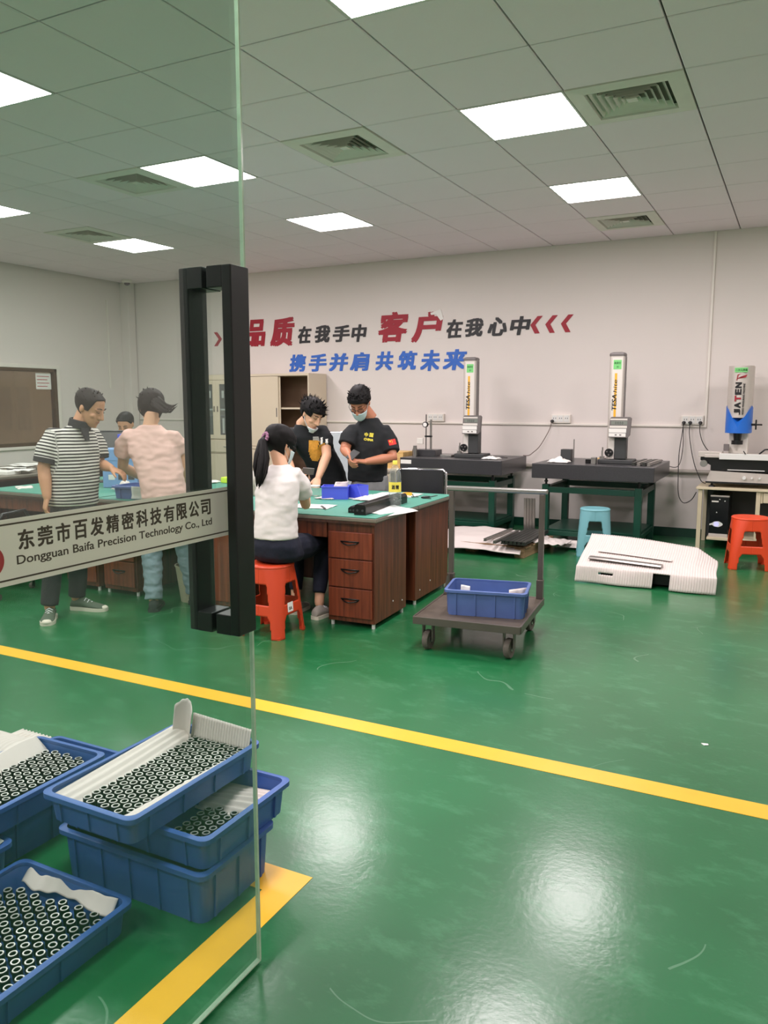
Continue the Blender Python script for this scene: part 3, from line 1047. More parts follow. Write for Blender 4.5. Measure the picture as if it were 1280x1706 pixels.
# ================================================================== stools
def stool(label, loc, rot, m, size=.17, top=.140, H=.465, sticker=False):
    o = thing('plastic_stool', label, 'stool', loc, rot, group='plastic stools')

    def pt(q, t, z, inset=0.0):
        # q: corner 0..3, t in -1..1 runs from the middle of one side round the corner to the middle of the next
        f = z / H
        s = (size + (top - size) * f ** .85) - inset
        r = .055 + (s * .93 - .055) * max(0.0, f) ** 2.2
        ang0 = q * PI / 2
        L1 = s - r
        arc = r * PI / 2
        tot = 2 * L1 + arc
        d = (t + 1) / 2 * tot
        if d < L1:
            x, y = s, d
        elif d < L1 + arc:
            a = (d - L1) / r
            x, y = s - r + r * math.cos(a), L1 + r * math.sin(a)
        else:
            x, y = s - r - (d - L1 - arc), s
        c, n = math.cos(ang0), math.sin(ang0)
        return (x * c - y * n, x * n + y * c, z)

    def keep(u, v):
        t = abs(u * 2 - 1)          # 0 at the corner, 1 at the middle of a side
        if .47 < v < .78:
            lim = .42 + (v - .47) * .35
            return t < lim
        if v < .31:
            lim = .34 + .10 * v
            if v > .24:
                lim += (v - .24) * 1.8
            return t < lim
        return True
    for q in range(4):
        MB().sheet(lambda u, v: pt(q, u * 2 - 1, v * H * .97), 48, 44, .005, keep).build('leg', m, o, True)
    seat = MB()
    rings = []
    for (ins, z) in ((0.0, H * .955), (-.004, H * .97), (-.004, H * .985), (.004, H), (.02, H + .002), (.05, H - .002), (.10, H - .005)):
        ring = []
        for q in range(4):
            for k in range(9):
                p = pt(q, -1 + 2 * k / 9, min(z, H), max(ins, -.004))
                ring.append((p[0], p[1], z))
        rings.append(ring)
    seat.loft(rings)
    seat.build('seat', m, o, 50)
    fm = MB()
    for q in range(4):
        p = pt(q, 0, 0, .012)
        fm.cyl((p[0], p[1], 0), (p[0], p[1], .016), .02, n=12)
    fm.build('foot', m, o, 40)
    if sticker:
        a = Vector(pt(3, .62, .16)); b = Vector(pt(3, .98, .16)); c = Vector(pt(3, .62, .225))
        X = (b - a).normalized(); Yv = (c - a); Yv = (Yv - X * Yv.dot(X)).normalized(); Nn = X.cross(Yv)
        st = MB()
        q0 = a + Nn * .002
        for dd in (0, ):
            pts = [q0, q0 + X * .062, q0 + X * .062 + Yv * .062, q0 + Yv * .062]
            st.loft([pts, [p + Nn * .0008 for p in pts]])
        so = st.build('sticker', 'paper', o)
        lettering('sticker_text', '0A', 'ink', so, q0 + Nn * .0009 + X * .014 + Yv * .012, X, Yv, .036, .022, .0004, bold=.02)
    return o

stool('red-orange plastic stool under the seated woman in white', (-3.0, 4.19, 0), 0.02, 'red_orange', sticker=True)
stool('pale cyan plastic stool in front of the right granite table', (-1.735, 7.86, 0), 0.25, 'cyan')
stool('bright orange plastic stool in front of the computer table', (-.345, 7.91, 0), .2, 'orange', size=.185, top=.155)

# ================================================================== granite tables
def stand(label, x0, x1, y0, y1, h):
    o = thing('plate_stand', label, 'stand', (x0, y0, 0))
    w, d = x1 - x0, y1 - y0
    t = .07
    for lx in (0, w - t):
        for ly in (0, d - t):
            lg = MB().box(lx, lx + t, ly, ly + t, 0, h - .07, .004).build('leg', 'stand_green', o)
            MB().cyl((lx + t / 2, ly + t / 2, h - .07), (lx + t / 2, ly + t / 2, h), .012, n=10).cyl((lx + t / 2, ly + t / 2, h - .045), (lx + t / 2, ly + t / 2, h - .03), .02, n=6).build('levelling_screw', 'black_metal', lg)
    for z0, z1 in ((h - .155, h - .095), (.10, .15)):
        for ly in (0.005, d - t + .005):
            MB().box(t, w - t, ly, ly + t - .01, z0, z1, .003).build('rail', 'stand_green', o)
        for lx in (0.005, w - t + .005):
            MB().box(lx, lx + t - .01, t, d - t, z0, z1, .003).build('rail', 'stand_green', o)
    MB().box(t * .4, w - t * .4, t * .4, d - t * .4, .155, .165).build('shelf', 'stand_green', o)
    return o


def plate(label, x0, x1, y0, y1, z0, z1):
    o = MB().box(x0, x1, y0, y1, z0, z1, .006).build('granite_plate', 'granite')
    return tag(o, label, 'surface plate')

stand('dark green steel stand under the right granite plate', -2.38, -1.36, 8.22, 9.10, .708)
plate('black granite surface plate on the right green stand', -2.47, -1.235, 8.13, 9.17, .708, .86)
stand('dark green steel stand under the left granite plate', -4.0, -2.97, 8.40, 9.12, .698)
pl = plate('black granite surface plate on the left green stand behind the black chair', -4.10, -2.862, 8.31, 9.20, .698, .86)
MB().box(-4.09, -3.955, 8.3085, 8.3102, .79, .835).build('asset_label', 'paper', pl)


def gauge(label, loc, rot=0.0):
    o = thing('height_gauge', label, 'height gauge', loc, rot, group='tall digital height gauges')
    MB().box(-.16, .20, -.13, .13, 0, .045, .008).build('base', 'gauge_dark', o)
    col_ = MB()
    prof = [(-.085, .06), (-.085, -.03), (-.072, -.045), (.052, -.045), (.066, -.03), (.066, .06)]
    col_.prism(prof, lambda u, v, w: (u, v, w), .045, 1.11)
    c = col_.build('column', 'silver', o)
    MB().box(-.056, .046, -.0475, -.045, .05, 1.09).build('front_panel', 'gauge_white', c)
    MB().box(-.028, -.004, -.0485, -.0475, .05, .93).build('yellow_stripe', 'gauge_yellow', c)
    MB().box(.066, .074, -.03, .055, .045, 1.10).build('side_strip', 'gauge_grey', c)
    cap = MB()
    rings = []
    for z, s in ((1.105, 1.0), (1.125, 1.02), (1.138, .9), (1.145, .6)):
        rings.append([(-.01 + (p[0] + .01) * s * 1.05, (p[1]) * s * 1.08, z) for p in prof])
    cap.loft(rings)
    cap.build('cap', 'gauge_grey', o)
    lb = MB().box(-.045, .035, -.0487, -.0477, .97, 1.065).build('calibration_label', 'label_green', c)
    lettering('label_text', '高度仪', 'ink_green', lb, (-.038, -.0488, 1.022), (1, 0, 0), (0, 0, 1), .066, .024, .0004, bold=.02)
    lettering('label_text', '01', 'ink_green', lb, (-.012, -.0488, .985), (1, 0, 0), (0, 0, 1), .02, .02, .0004, bold=.02)
    lettering('maker_name', 'TESA', 'ink', c, (-.002, -.0487, .55), (0, 0, 1), (-1, 0, 0), .165, .046, .0005, bold=.022, shear=.15)
    lettering('maker_name', '·hite', 'ink', c, (-.002, -.0487, .715), (0, 0, 1), (-1, 0, 0), .15, .036, .0005, bold=.005, shear=.15)
    # carriage body and console
    MB().box(.0, .12, -.10, .03, .05, .33, .008).build('drive_box', 'gauge_dark', o)
    MB().box(-.06, .0, -.09, -.05, .05, .28, .004).build('guide', 'gauge_white', o)
    kb = MB().cyl((-.05, -.055, .115), (-.05, -.115, .115), .045, .042, n=24).build('knob', 'black_metal', o, 40)
    for k in range(3):
        a = k * 2 * PI / 3 + .5
        MB().cyl((-.05 + .022 * math.cos(a), -.115, .115 + .022 * math.sin(a)), (-.05 + .022 * math.cos(a), -.117, .115 + .022 * math.sin(a)), .008, n=10).build('knob_dimple', 'gauge_grey', kb)
    con = MB()
    con.prism([(-.055, .275), (.135, .275), (.155, .30), (.155, .47), (.14, .485), (-.04, .485), (-.055, .47)], lambda u, v, w: (u + (v - .275) * .06, w - (v - .275) * .0, v), -.155, -.10)
    cn = con.build('console', 'gauge_grey', o)
    for (a, b, z0, z1, m_) in ((-.04, .13, .452, .468, 'gauge_white'), (-.03, .13, .405, .445, 'screen'), (-.045, .128, .372, .396, 'gauge_white'), (-.05, .122, .325, .366, 'paper'), (-.05, .118, .284, .320, 'paper')):
        MB().box(a, b, -.1565, -.155, z0, z1, .0005).build('keypad' if m_ != 'screen' else 'display', m_, cn)
    for k in range(2):
        MB().box(.01 + k * .045, .03 + k * .045, -.1575, -.1565, .296, .308).build('button', 'gauge_grey', cn)
    for k in range(4):
        lettering('digit', '0', 'ink', cn, (.01 + k * .022, -.1566, .412), (1, 0, 0), (0, 0, 1), .014, .024, .0004)
    pr = MB().box(-.14, -.125, -.02, .0, .045, .13).box(-.155, -.11, -.03, .01, .045, .07).cyl((-.13, -.01, .13), (-.13, -.01, .165), .007)
    pr.build('probe_holder', 'steel', o)
    return o

gauge('tall grey and white digital height gauge on the right granite plate', (-1.70, 8.55, .86), .05)
gauge('tall grey and white digital height gauge on the left granite plate', (-3.385, 8.72, .86), .05)

# small tools on the plates
o = thing('dial_comparator', 'small dial comparator stand with round dial on the left granite plate', 'gauge', (-3.92, 8.72, .86))
MB().box(-.17, .13, -.10, .10, 0, .075, .004).build('base', 'granite', o)
MB().cyl((.02, .02, .075), (.02, .02, .43), .013, n=14).build('column', 'steel', o, 40)
MB().box(-.05, .035, -.01, .03, .22, .24, .003).build('arm', 'black_metal', o)
MB().cyl((-.035, .0, .06), (-.035, .0, .49), .006, n=10).build('stem', 'black_metal', o, 40)
MB().cyl((-.035, -.035, .37), (-.035, -.008, .37), .034, n=24).build('dial', 'black_metal', o, 40)
MB().cyl((-.035, -.0365, .37), (-.035, -.035, .37), .025, n=24).build('dial_face', 'paper', o)
MB().box(-.13, -.05, -.06, -.035, .14, .21, .004).build('display_box', 'vent_grey', o)
tag(MB().lathe([(.026, 0), (.026, .10), (.022, .102), (.022, .125), (.02, .126)], 20, (-4.02, 8.55, .86)).build('steel_standard', 'steel', None, 40), 'short steel cylinder standard on the left granite plate', 'gauge block')
tag(MB().box(-3.72, -3.58, 8.60, 8.72, .86, .885, .003).build('steel_block', 'steel'), 'flat steel block beside the left height gauge', 'gauge block')

def cloth(nm, label, cat, c, w, d, h, seed, m='paper', n=16):
    def fn(u, v):
        x, y = (u - .5) * w, (v - .5) * d
        e = max(0, 1 - 2.0 * max(abs(u - .5), abs(v - .5)))
        z = h * (.18 + .9 * e) * (.5 + .9 * abs(noise.noise(Vector((u * 4 + seed, v * 4, seed)))))
        wob = .18 * w * noise.noise(Vector((u * 3, v * 3, seed + 9)))
        return (x + wob, y + wob * .7, z + .003)
    o = MB().sheet(fn, n, n, .0025).build(nm, m, None, True, loc=c)
    return tag(o, label, cat)

cloth('cleaning_cloth', 'crumpled white cloth on the left granite plate', 'cloth', (-3.06, 8.50, .86), .18, .13, .05, 3)
cloth('cleaning_cloth', 'crumpled white cloth on the left end of the right granite plate', 'cloth', (-2.24, 8.34, .86), .22, .16, .07, 5)
o = thing('magnet_block', 'black block with thin upright rod on the right granite plate', 'gauge block', (-2.22, 8.60, .86))
MB().box(-.06, .05, -.05, .05, 0, .13, .004).build('block', 'gauge_dark', o)
MB().cyl((.075, -.02, 0), (.075, -.02, .24), .006, n=10).build('rod', 'steel', o)
tag(MB().box(-1.98, -1.89, 8.42, 8.52, .86, .90, .003).build('square_block', 'black_oxide'), 'small black block left of the right height gauge', 'gauge block')
tag(MB().box(-1.965, -1.87, 8.92, 8.98, .86, .885, .003).build('yellow_box', 'pine'), 'small tan box at the back of the right granite plate', 'box')
tag(MB().box(-1.895, -1.845, 8.30, 8.37, .86, .93, .003).build('steel_vee_block', 'steel'), 'small bright steel block beside the right height gauge base', 'gauge block')


def rail_mesh(L, w=.034, h=.03):
    mb = MB()
    pr = [(-.5, 0), (.5, 0), (.5, .35), (.33, .55), (.33, .7), (.5, .8), (.5, 1), (-.5, 1), (-.5, .8), (-.33, .7), (-.33, .55), (-.5, .35)]
    mb.prism([(a * w, b * h) for a, b in pr], lambda u, v, ww: (u, ww, v), -L / 2, L / 2)
    me = mb.mesh('guide_rail')
    bm = bmesh.new(); bm.from_mesh(me); bmesh.ops.recalc_face_normals(bm, faces=bm.faces[:]); bm.to_mesh(me); bm.free()
    return me

M['rail_top'] = pmat('rail_steel', (150, 146, 140), rough=.3, metal=.7, var=.1)
M['rail_dark'] = pmat('rail_dark', (66, 68, 64), rough=.35, metal=.6, var=.15)
rm = rail_mesh(.62); rm.materials.append(M['rail_dark'])
rmb = rail_mesh(.62); rmb.materials.append(M['rail_top'])
for k in range(4):
    o = obj('guide_rail', rmb if k % 2 else rm, None, None, loc=(-1.46 + k * .05, 8.62, .861), rot=(0, 0, -.03))
    tag(o, ('bright' if k % 2 else 'dark') + ' steel guide rail lying on the right end of the right granite plate', 'rail', 'guide rails on the right granite plate')

# cables
def cable(nm, label, pts, r=.0045, m='cable', group=None):
    # smooth the polyline with Catmull-Rom
    P = [Vector(p) for p in pts]
    Q = []
    for i in range(len(P) - 1):
        p0, p1, p2, p3 = P[max(i - 1, 0)], P[i], P[i + 1], P[min(i + 2, len(P) - 1)]
        for s in range(6):
            t = s / 6
            Q.append(.5 * ((2 * p1) + (p2 - p0) * t + (2 * p0 - 5 * p1 + 4 * p2 - p3) * t * t + (-p0 + 3 * p1 - 3 * p2 + p3) * t ** 3))
    Q.append(P[-1])
    return tag(MB().tube(Q, r, n=7).build(nm, m, None, True), label, 'cable', group)

cable('power_cable', 'thin grey lead from the middle socket down to the right granite plate', [(-2.595, 9.285, 1.26), (-2.62, 9.27, 1.16), (-2.72, 9.26, .98), (-2.80, 9.25, .90), (-2.84, 9.22, .868), (-2.90, 9.19, .866)], .005, 'cable_grey')
cable('power_cable', 'long black lead looping from the right socket below the computer table edge', [(-1.13, 9.285, 1.26), (-1.135, 9.26, 1.15), (-1.15, 9.22, .95), (-1.14, 9.15, .70), (-1.12, 9.10, .50), (-1.06, 9.06, .42), (-.98, 9.04, .46), (-.93, 9.0, .55)])
cable('power_cable', 'black lead from the right socket to the left edge of the computer table', [(-1.065, 9.285, 1.26), (-1.06, 9.26, 1.15), (-1.02, 9.18, .97), (-.97, 9.10, .82), (-.925, 9.05, .73), (-.885, 8.98, .67), (-.84, 8.96, .648)])
cable('power_cable', 'short black lead from the right socket to the measuring machine', [(-.96, 9.285, 1.26), (-.955, 9.26, 1.18), (-.92, 9.20, 1.08), (-.86, 9.12, 1.00), (-.80, 9.05, .96)])
cable('gauge_lead', 'black lead running off the back of the right granite plate', [(-1.55, 8.66, .868), (-1.47, 8.9, .868), (-1.40, 9.05, .868), (-1.33, 9.19, .868), (-1.27, 9.26, .80), (-1.16, 9.29, .80), (-1.12, 9.26, 1.0), (-1.13, 9.275, 1.25)], .004)
cable('gauge_lead', 'black lead lying on the left granite plate beside the cloth', [(-3.22, 8.75, .867), (-3.1, 8.70, .867), (-3.02, 8.78, .867), (-2.93, 8.70, .867)], .004)

# ================================================================== computer table with measuring machine
o = thing('machine_table', 'cream steel table carrying the measuring machine at the right edge', 'table', (-.90, 8.66, 0))
MB().box(0, 1.5, 0, .62, .615, .64, .004).build('table_top', 'cream_steel', o)
for lx in (.02, 1.44):
    for ly in (.02, .56):
        MB().box(lx, lx + .04, ly, ly + .04, 0, .615, .003).build('leg', 'cream_steel', o)
MB().box(.56, .60, .02, .06, .10, .615, .003).build('leg', 'cream_steel', o)
MB().box(.60, .62, .03, .55, .50, .615).build('drawer_side', 'cream_steel', o)
dw = MB().box(.625, 1.05, .02, .035, .505, .605, .003).build('drawer', 'cream_steel', o)
MB().box(.80, .88, .012, .02, .545, .555).build('handle', 'black_metal', dw)
MB().box(.12, 1.46, .03, .58, .10, .125, .003).build('shelf', 'cream_steel', o)
MB().box(.02, 1.48, .585, .60, .05, .615).build('back_panel', 'gauge_dark', o)

o = thing('computer_tower', 'black computer tower with round blue badge under the cream table', 'computer', (-.675, 8.74, .125))
MB().box(-.09, .09, 0, .40, 0, .43, .008).build('case', 'pc_black', o)
fp = MB().box(-.088, .088, -.014, 0, .04, .415, .004).build('front_panel', 'pc_black', o)
MB().box(-.09, .09, -.016, .02, .415, .43, .003).build('top_strip', 'silver', o)
MB().box(-.09, .09, -.016, .02, .0, .035, .003).build('bottom_strip', 'silver', o)
MB().box(-.075, -.01, -.0155, -.014, .36, .375).build('drive_slot', 'vent_grey', fp)
MB().cyl((.0, -.014, .39), (.0, -.017, .39), .006, n=10).cyl((.05, -.014, .375), (.05, -.017, .375), .006, n=10).build('button', 'white_metal', fp)
lettering('logo', 'A', 'white_metal', fp, (-.03, -.0155, .25), (1, 0, 0), (0, 0, 1), .014, .012, .0004, bold=.03)
bd = MB().prism([(-.085, .135), (-.06, .145), (-.04, .16), (.0, .165), (.03, .15), (.04, .14), (.04, .13), (.03, .12), (.0, .105), (-.04, .11), (-.06, .125), (-.085, .12)], lambda u, v, w: (u, w, v), -.016, -.014).build('badge', 'white_metal', fp)
MB().cyl((-.02, -.016, .135), (-.02, -.018, .135), .025, n=20).build('badge_disc', 'led_blue', bd)

o = thing('measuring_machine', 'silver and blue optical measuring machine on the cream table', 'machine', (-.48, 8.93, .64))
for (x, y) in ((-.28, -.18), (.28, -.18), (-.28, .2), (.28, .2)):
    MB().lathe([(.035, 0), (.03, .012), (.012, .02), (.012, .05)], 14, (x, y, 0)).build('foot', 'black_metal', o, 40)
MB().prism([(-.32, .045), (.34, .045), (.36, .06), (.34, .145), (-.30, .165), (-.33, .08)], lambda u, v, w: (u, w, v), -.22, .24).build('base', 'silver', o)
MB().box(-.34, .38, -.225, -.21, .04, .058, .003).build('base_trim', 'black_metal', o)
for k, (x, r_) in enumerate(((.02, .017), (.09, .009), (.16, .009))):
    MB().cyl((x, -.22, .105), (x, -.245, .105), r_, n=16).build('control_knob', 'white_metal', o, 40)
MB().prism([(-.30, .17), (.33, .165), (.35, .20), (.40, .22), (.40, .27), (.30, .285), (-.18, .285), (-.24, .30), (-.40, .30), (-.40, .27), (-.30, .22)], lambda u, v, w: (u, w, v), -.20, .20).build('cross_slide', 'black_metal', o)
MB().box(-.14, .20, -.2035, -.20, .175, .183).build('slide_scale', 'white_metal', o)
st = MB().box(-.36, .40, -.24, .22, .30, .33, .004).build('stage', 'silver', o)
MB().box(-.22, .42, -.255, -.215, .285, .345, .004).build('stage_front_rail', 'white_metal', st)
MB().box(-.42, -.20, -.235, -.05, .305, .36, .004).build('stage_end_block', 'silver', st)
MB().cyl((-.36, -.24, .24), (-.36, -.29, .24), .035, n=20).build('hand_wheel', 'steel', o, 40)
MB().box(-.20, -.15, -.06, -.01, .36, .43, .003).build('clamp', 'gauge_grey', st)
MB().tube([(.14, -.22, .345), (.19, -.22, .39), (.26, -.22, .40)], .008, n=8).build('clamp_lever', 'black_metal', st, True)
MB().tube([(.02, -.26, .345), (.0, -.26, .375)], .005, n=8).build('pointer', 'black_metal', st, True)
HX = -.075
MB().box(HX - .085, HX + .095, .02, .20, .33, .90, .008).build('column_post', 'vent_grey', o)
hd = MB()
def arc_prof(w, dpt, n=12):
    return [(-w + 2 * w * k / n, -dpt * math.sin(PI * k / n) ** .6) for k in range(n + 1)]
pf = [(x, y - .06) for x, y in arc_prof(.115, .09)] + [(.115, .18), (-.115, .18)]
pf = [(x + HX, y) for x, y in pf]
hd.prism(pf, lambda u, v, w: (u, v, w), .70, 1.215)
hh = hd.build('head_cover', 'silver', o, 40)
bl = [(HX + (x - HX) * 1.04, y * 1.02 - .004) for x, y in pf]
n_ = len(bl)
lowr = [(u, v, .545) for u, v in bl]
def vtop(u):
    return .60 + .22 * min(1.0, abs(u - HX) / .118)
upr = [(u, v, vtop(u) if v < 0 else .80) for u, v in bl]
MB().loft([lowr, upr]).build('blue_skirt', 'machine_blue', o, 40)
MB().cyl((HX, -.06, .545), (HX, -.06, .47), .045, .035, n=20).cyl((HX, -.06, .47), (HX, -.06, .43), .055, n=20).build('lens', 'black_metal', o, 40)
MB().cyl((HX + .118, -.02, .63), (HX + .17, -.02, .63), .012, n=10).box(HX + .155, HX + .17, -.03, -.01, .58, .68, .003).cyl((HX + .16, -.02, .63), (HX + .22, -.02, .63), .008, n=8).build('focus_handle', 'black_metal', o)
lb = MB().box(HX - .055, HX + .065, -.1535, -.1495, 1.15, 1.195).build('calibration_label', 'label_green', hh)
lettering('label_text', '二次元测量', 'ink_green', lb, (HX - .048, -.154, 1.16), (1, 0, 0), (0, 0, 1), .11, .025, .0004, bold=.02)
for k, ch in enumerate('JATEN'):
    lettering('maker_letter', ch, 'wall_red' if ch == 'T' else 'ink', hh, (HX + .018, -.1515, .73 + k * .066), (0, 0, 1), (-1, 0, 0), 0.058, .060, .0015, bold=.05)
lettering('maker_line', 'VIDEO MEASURING MACHINE', 'ink', hh, (HX + .050, -.1495, .73), (0, 0, 1), (-1, 0, 0), .31, .018, .001, bold=.03)
lg = MB()
for k in range(3):
    e = k * .016
    lg.prism([(-.02 + e, 1.085 + e * .4), (.075 + e * .3, 1.10 + e * .6), (.075 + e * .3, 1.108 + e * .6), (-.02 + e, 1.093 + e * .4)], lambda u, v, w: (HX - .01 + u * .85, w, v), -.153, -.150)
lg.prism([(-.03, 1.07), (-.022, 1.07), (-.01, 1.12), (.02, 1.138), (-.02, 1.128)], lambda u, v, w: (HX - .01 + u * .85, w, v), -.153, -.150)
lg.build('maker_mark', 'wall_red', hh)

# ================================================================== cabinets on the back wall
o = thing('filing_cabinet', 'beige steel sliding-door cabinet standing open on the right, behind the seated woman', 'cabinet', (-6.70, 8.90, 0))
W_, D_, H_ = .98, .44, 1.87
c = MB()
c.box(0, .018, 0, D_, 0, H_).box(W_ - .018, W_, 0, D_, 0, H_).box(.018, W_ - .018, D_ - .012, D_, 0, H_)
c.box(.018, W_ - .018, 0, D_ - .012, H_ - .03, H_).box(.018, W_ - .018, 0, D_ - .012, 0, .08)
c.build('body', 'beige', o)
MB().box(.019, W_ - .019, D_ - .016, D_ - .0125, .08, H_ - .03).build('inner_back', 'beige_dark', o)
for z in (.55, .98, 1.40):
    MB().box(.019, W_ - .019, .05, D_ - .017, z, z + .022).build('shelf', 'beige', o)
MB().box(0, W_, -.004, .03, .86, .895, .002).build('middle_rail', 'beige', o)
for z0, z1 in ((.09, .855), (.90, H_ - .035)):
    d1 = MB().box(.02, W_ * .5, .004, .022, z0, z1, .003).build('sliding_door', 'beige', o)
    MB().box(W_ * .5 - .035, W_ * .5 - .02, .001, .0045, (z0 + z1) / 2 - .07, (z0 + z1) / 2 + .05, .001).build('recessed_pull', 'gauge_grey', d1)
    MB().box(.03, W_ * .5 + .02, .026, .040, z0, z1, .003).build('sliding_door', 'beige', o)

o = thing('glass_cabinet', 'cream file cabinet with glass doors and black binders, seen through the door handle', 'cabinet', (-7.72, 8.90, 0))
W_ = .95
c = MB()
c.box(0, .02, 0, .42, 0, 1.87).box(W_ - .02, W_, 0, .42, 0, 1.87).box(.02, W_ - .02, .40, .42, 0, 1.87)
c.box(.02, W_ - .02, 0, .40, 1.80, 1.87).box(.02, W_ - .02, 0, .40, .78, .98).box(.02, W_ - .02, 0, .40, 0, .07)
c.build('body', 'beige', o)
MB().box(.02, W_ - .02, .02, .39, 1.38, 1.40).build('shelf', 'white_metal', o)
for k in range(2):
    x0, x1 = .02 + k * .455, .475 + k * .455
    d1 = MB().box(x0, x0 + .06, -.016, 0, .985, 1.795, .003).box(x1 - .06, x1, -.016, 0, .985, 1.795, .003).box(x0 + .06, x1 - .06, -.016, 0, .985, 1.04).box(x0 + .06, x1 - .06, -.016, 0, 1.74, 1.795).build('glass_door', 'beige', o)
    MB().box(x0 + .06, x1 - .06, -.009, -.005, 1.04, 1.74).build('pane', 'bottle', d1)
    MB().box(x1 - .04 if k == 0 else x0 + .02, x1 - .02 if k == 0 else x0 + .04, -.024, -.016, 1.36, 1.44, .002).build('handle', 'chrome', d1)
    dr = MB().box(x0, x1, -.016, 0, .80, .965, .004).build('drawer', 'beige', o)
    MB().box(x0 + .12, x0 + .24, -.028, -.016, .872, .885, .003).build('handle', 'chrome', dr)
    MB().cyl((x0 + .18, -.02, .925), (x0 + .18, -.016, .925), .008, n=10).build('lock', 'chrome', dr)
    MB().box(x0, x1, -.014, 0, .075, .775, .004).build('lower_door', 'beige', o)

bnd = None
for row, z in ((0, 1.4005), (1, .9805)):
    for k in range(11):
        x = -7.72 + .05 + k * .077
        lab = ('black ring binder with short white label and finger ring on the upper cabinet shelf' if row == 0 else
               'black ring binder with long white spine label on the lower cabinet shelf' if k % 2 == 0 else
               'plain black ring binder without label on the lower cabinet shelf')
        b = thing('ring_binder', lab, 'binder', (x, 8.925, z), group='black ring binders in the glass cabinet')
        hgt = .34 if row == 0 else .32
        MB().box(.003, .072, .02, .28, 0, hgt, .003).build('cover', 'black_metal', b)
        if row == 0:
            MB().box(.018, .057, .018, .0205, .15, .25).build('spine_label', 'paper', b)
            MB().tube([(.0375 + .011 * math.cos(a * PI / 6), .0185, .075 + .011 * math.sin(a * PI / 6)) for a in range(13)], .002, n=5).build('finger_ring', 'chrome', b)
        elif k % 2 == 0:
            MB().box(.020, .055, .018, .0205, .08, .29).build('spine_label', 'paper', b)

# ================================================================== trolley
CR = .105
cart = thing('platform_trolley', 'worn steel platform trolley with upright handle frame, carrying one blue crate', 'trolley', (-2.0, 4.26, 0), CR)
MB().box(0, .64, 0, .74, .185, .212, .004).build('platform', 'cart', cart)
rim = MB().box(-.008, .648, -.012, 0, .168, .214, .002).box(-.008, .648, .74, .752, .168, .214, .002)
rim.box(-.012, 0, 0, .74, .168, .214, .002).box(.64, .652, 0, .74, .168, .214, .002)
rim.build('platform_edge', 'cart_steel', cart)
for (x, y) in ((.07, .06), (.57, .06), (.07, .68), (.57, .68)):
    w = MB()
    w.lathe([(.02, -.016), (.055, -.018), (.06, -.012), (.06, .012), (.055, .018), (.02, .016)], 24)
    wh = w.build('wheel', 'rubber', cart, 40, loc=(x, y, .061), rot=(0, PI / 2, -.15))
    MB().cyl((0, 0, -.019), (0, 0, .019), .018, n=14).build('hub', 'steel', wh)
    MB().box(x - .034, x - .026, y - .022, y + .022, .055, .17).box(x + .026, x + .034, y - .022, y + .022, .055, .17).box(x - .034, x + .034, y - .03, y + .03, .163, .17).build('caster_fork', 'cart_steel', cart)
for x in (.015, .625):
    MB().box(x - .017, x + .017, .70, .734, .30 if x < .3 else .30, .905, .003).build('handle_post', 'cart_steel', cart)
    MB().box(x - .022, x + .022, .695, .739, .212, .34, .003).build('post_socket', 'cart_steel', cart)
MB().prism([(-.004, .214), (.02, .214), (.02, .34)], lambda u, v, w: (u, w, v), .60, .69).build('gusset', 'cart_steel', cart)
MB().box(-.02, .66, .698, .736, .905, .937, .008).build('handle_bar', 'steel', cart)

# ================================================================== crates
def crate(label, c, L, W, H, rot, m='crate', ribs=(4, 3), floor_t=.004, group='blue plastic crates'):
    """open box with flared rim; centre c = (x, y, z of the underside)"""
    o = thing('plastic_crate', label, 'crate', c, rot, group=group)
    hl, hw = L / 2 - .014, W / 2 - .014
    tp = .008

    def ring(ex, z, r=.03):
        out = []
        for q, (sx, sy) in enumerate(((1, 1), (-1, 1), (-1, -1), (1, -1))):
            for k in range(5):
                a = q * PI / 2 + k * PI / 8
                out.append((sx * (hl + ex - r) + r * math.cos(a), sy * (hw + ex - r) + r * math.sin(a), z))
        return out
    b = MB()
    t = .004
    b.loft([ring(-tp, 0), ring(0, H - .012), ring(-t, H - .012), ring(-tp - t, floor_t), ring(-tp - t - .05, floor_t - .0004)], cap=True)
    b.build('body', m, o, 35)
    r = MB()
    r.loft([ring(0.0, H - .020), ring(.014, H - .017), ring(.014, H - .002), ring(.010, H), ring(-.003, H), ring(-.004, H - .012), ring(0.0, H - .020)], cap=False)
    r.build('rim', m, o, 50)
    for s in (-1, 1):
        for k in range(ribs[0]):
            x = -hl + 2 * hl * (k + .5) / ribs[0]
            MB().prism([(x - .004, .004), (x + .004, .004), (x + .004, H - .018), (x - .004, H - .018)], lambda u, v, w: (u, s * (hw - tp * (1 - v / H) + w), v), 0, .007).build('rib', m, o)
        for k in range(ribs[1]):
            y = -hw + 2 * hw * (k + .5) / ribs[1]
            MB().prism([(y - .004, .004), (y + .004, .004), (y + .004, H - .018), (y - .004, H - .018)], lambda u, v, w: (s * (hl - tp * (1 - v / H) + w), u, v), 0, .007).build('rib', m, o)
    return o

crate('blue plastic crate standing on the steel platform trolley', (-1.648, 4.585, .2125), .50, .345, .160, .215, 'crate_lt')
# what lies in the trolley crate
def flap(nm, label, cat, corners, m, th=.002, wav=.006, seed=0, n=10):
    A, B, C_, D_ = [Vector(p) for p in corners]
    nn = (B - A).cross(D_ - A).normalized()
    def fn(u, v):
        return A * (1 - u) * (1 - v) + B * u * (1 - v) + C_ * u * v + D_ * (1 - u) * v + nn * wav * noise.noise(Vector((u * 3 + seed, v * 3, seed * 1.7)))
    return tag(MB().sheet(fn, n, n, th).build(nm, m, None, True), label, cat)

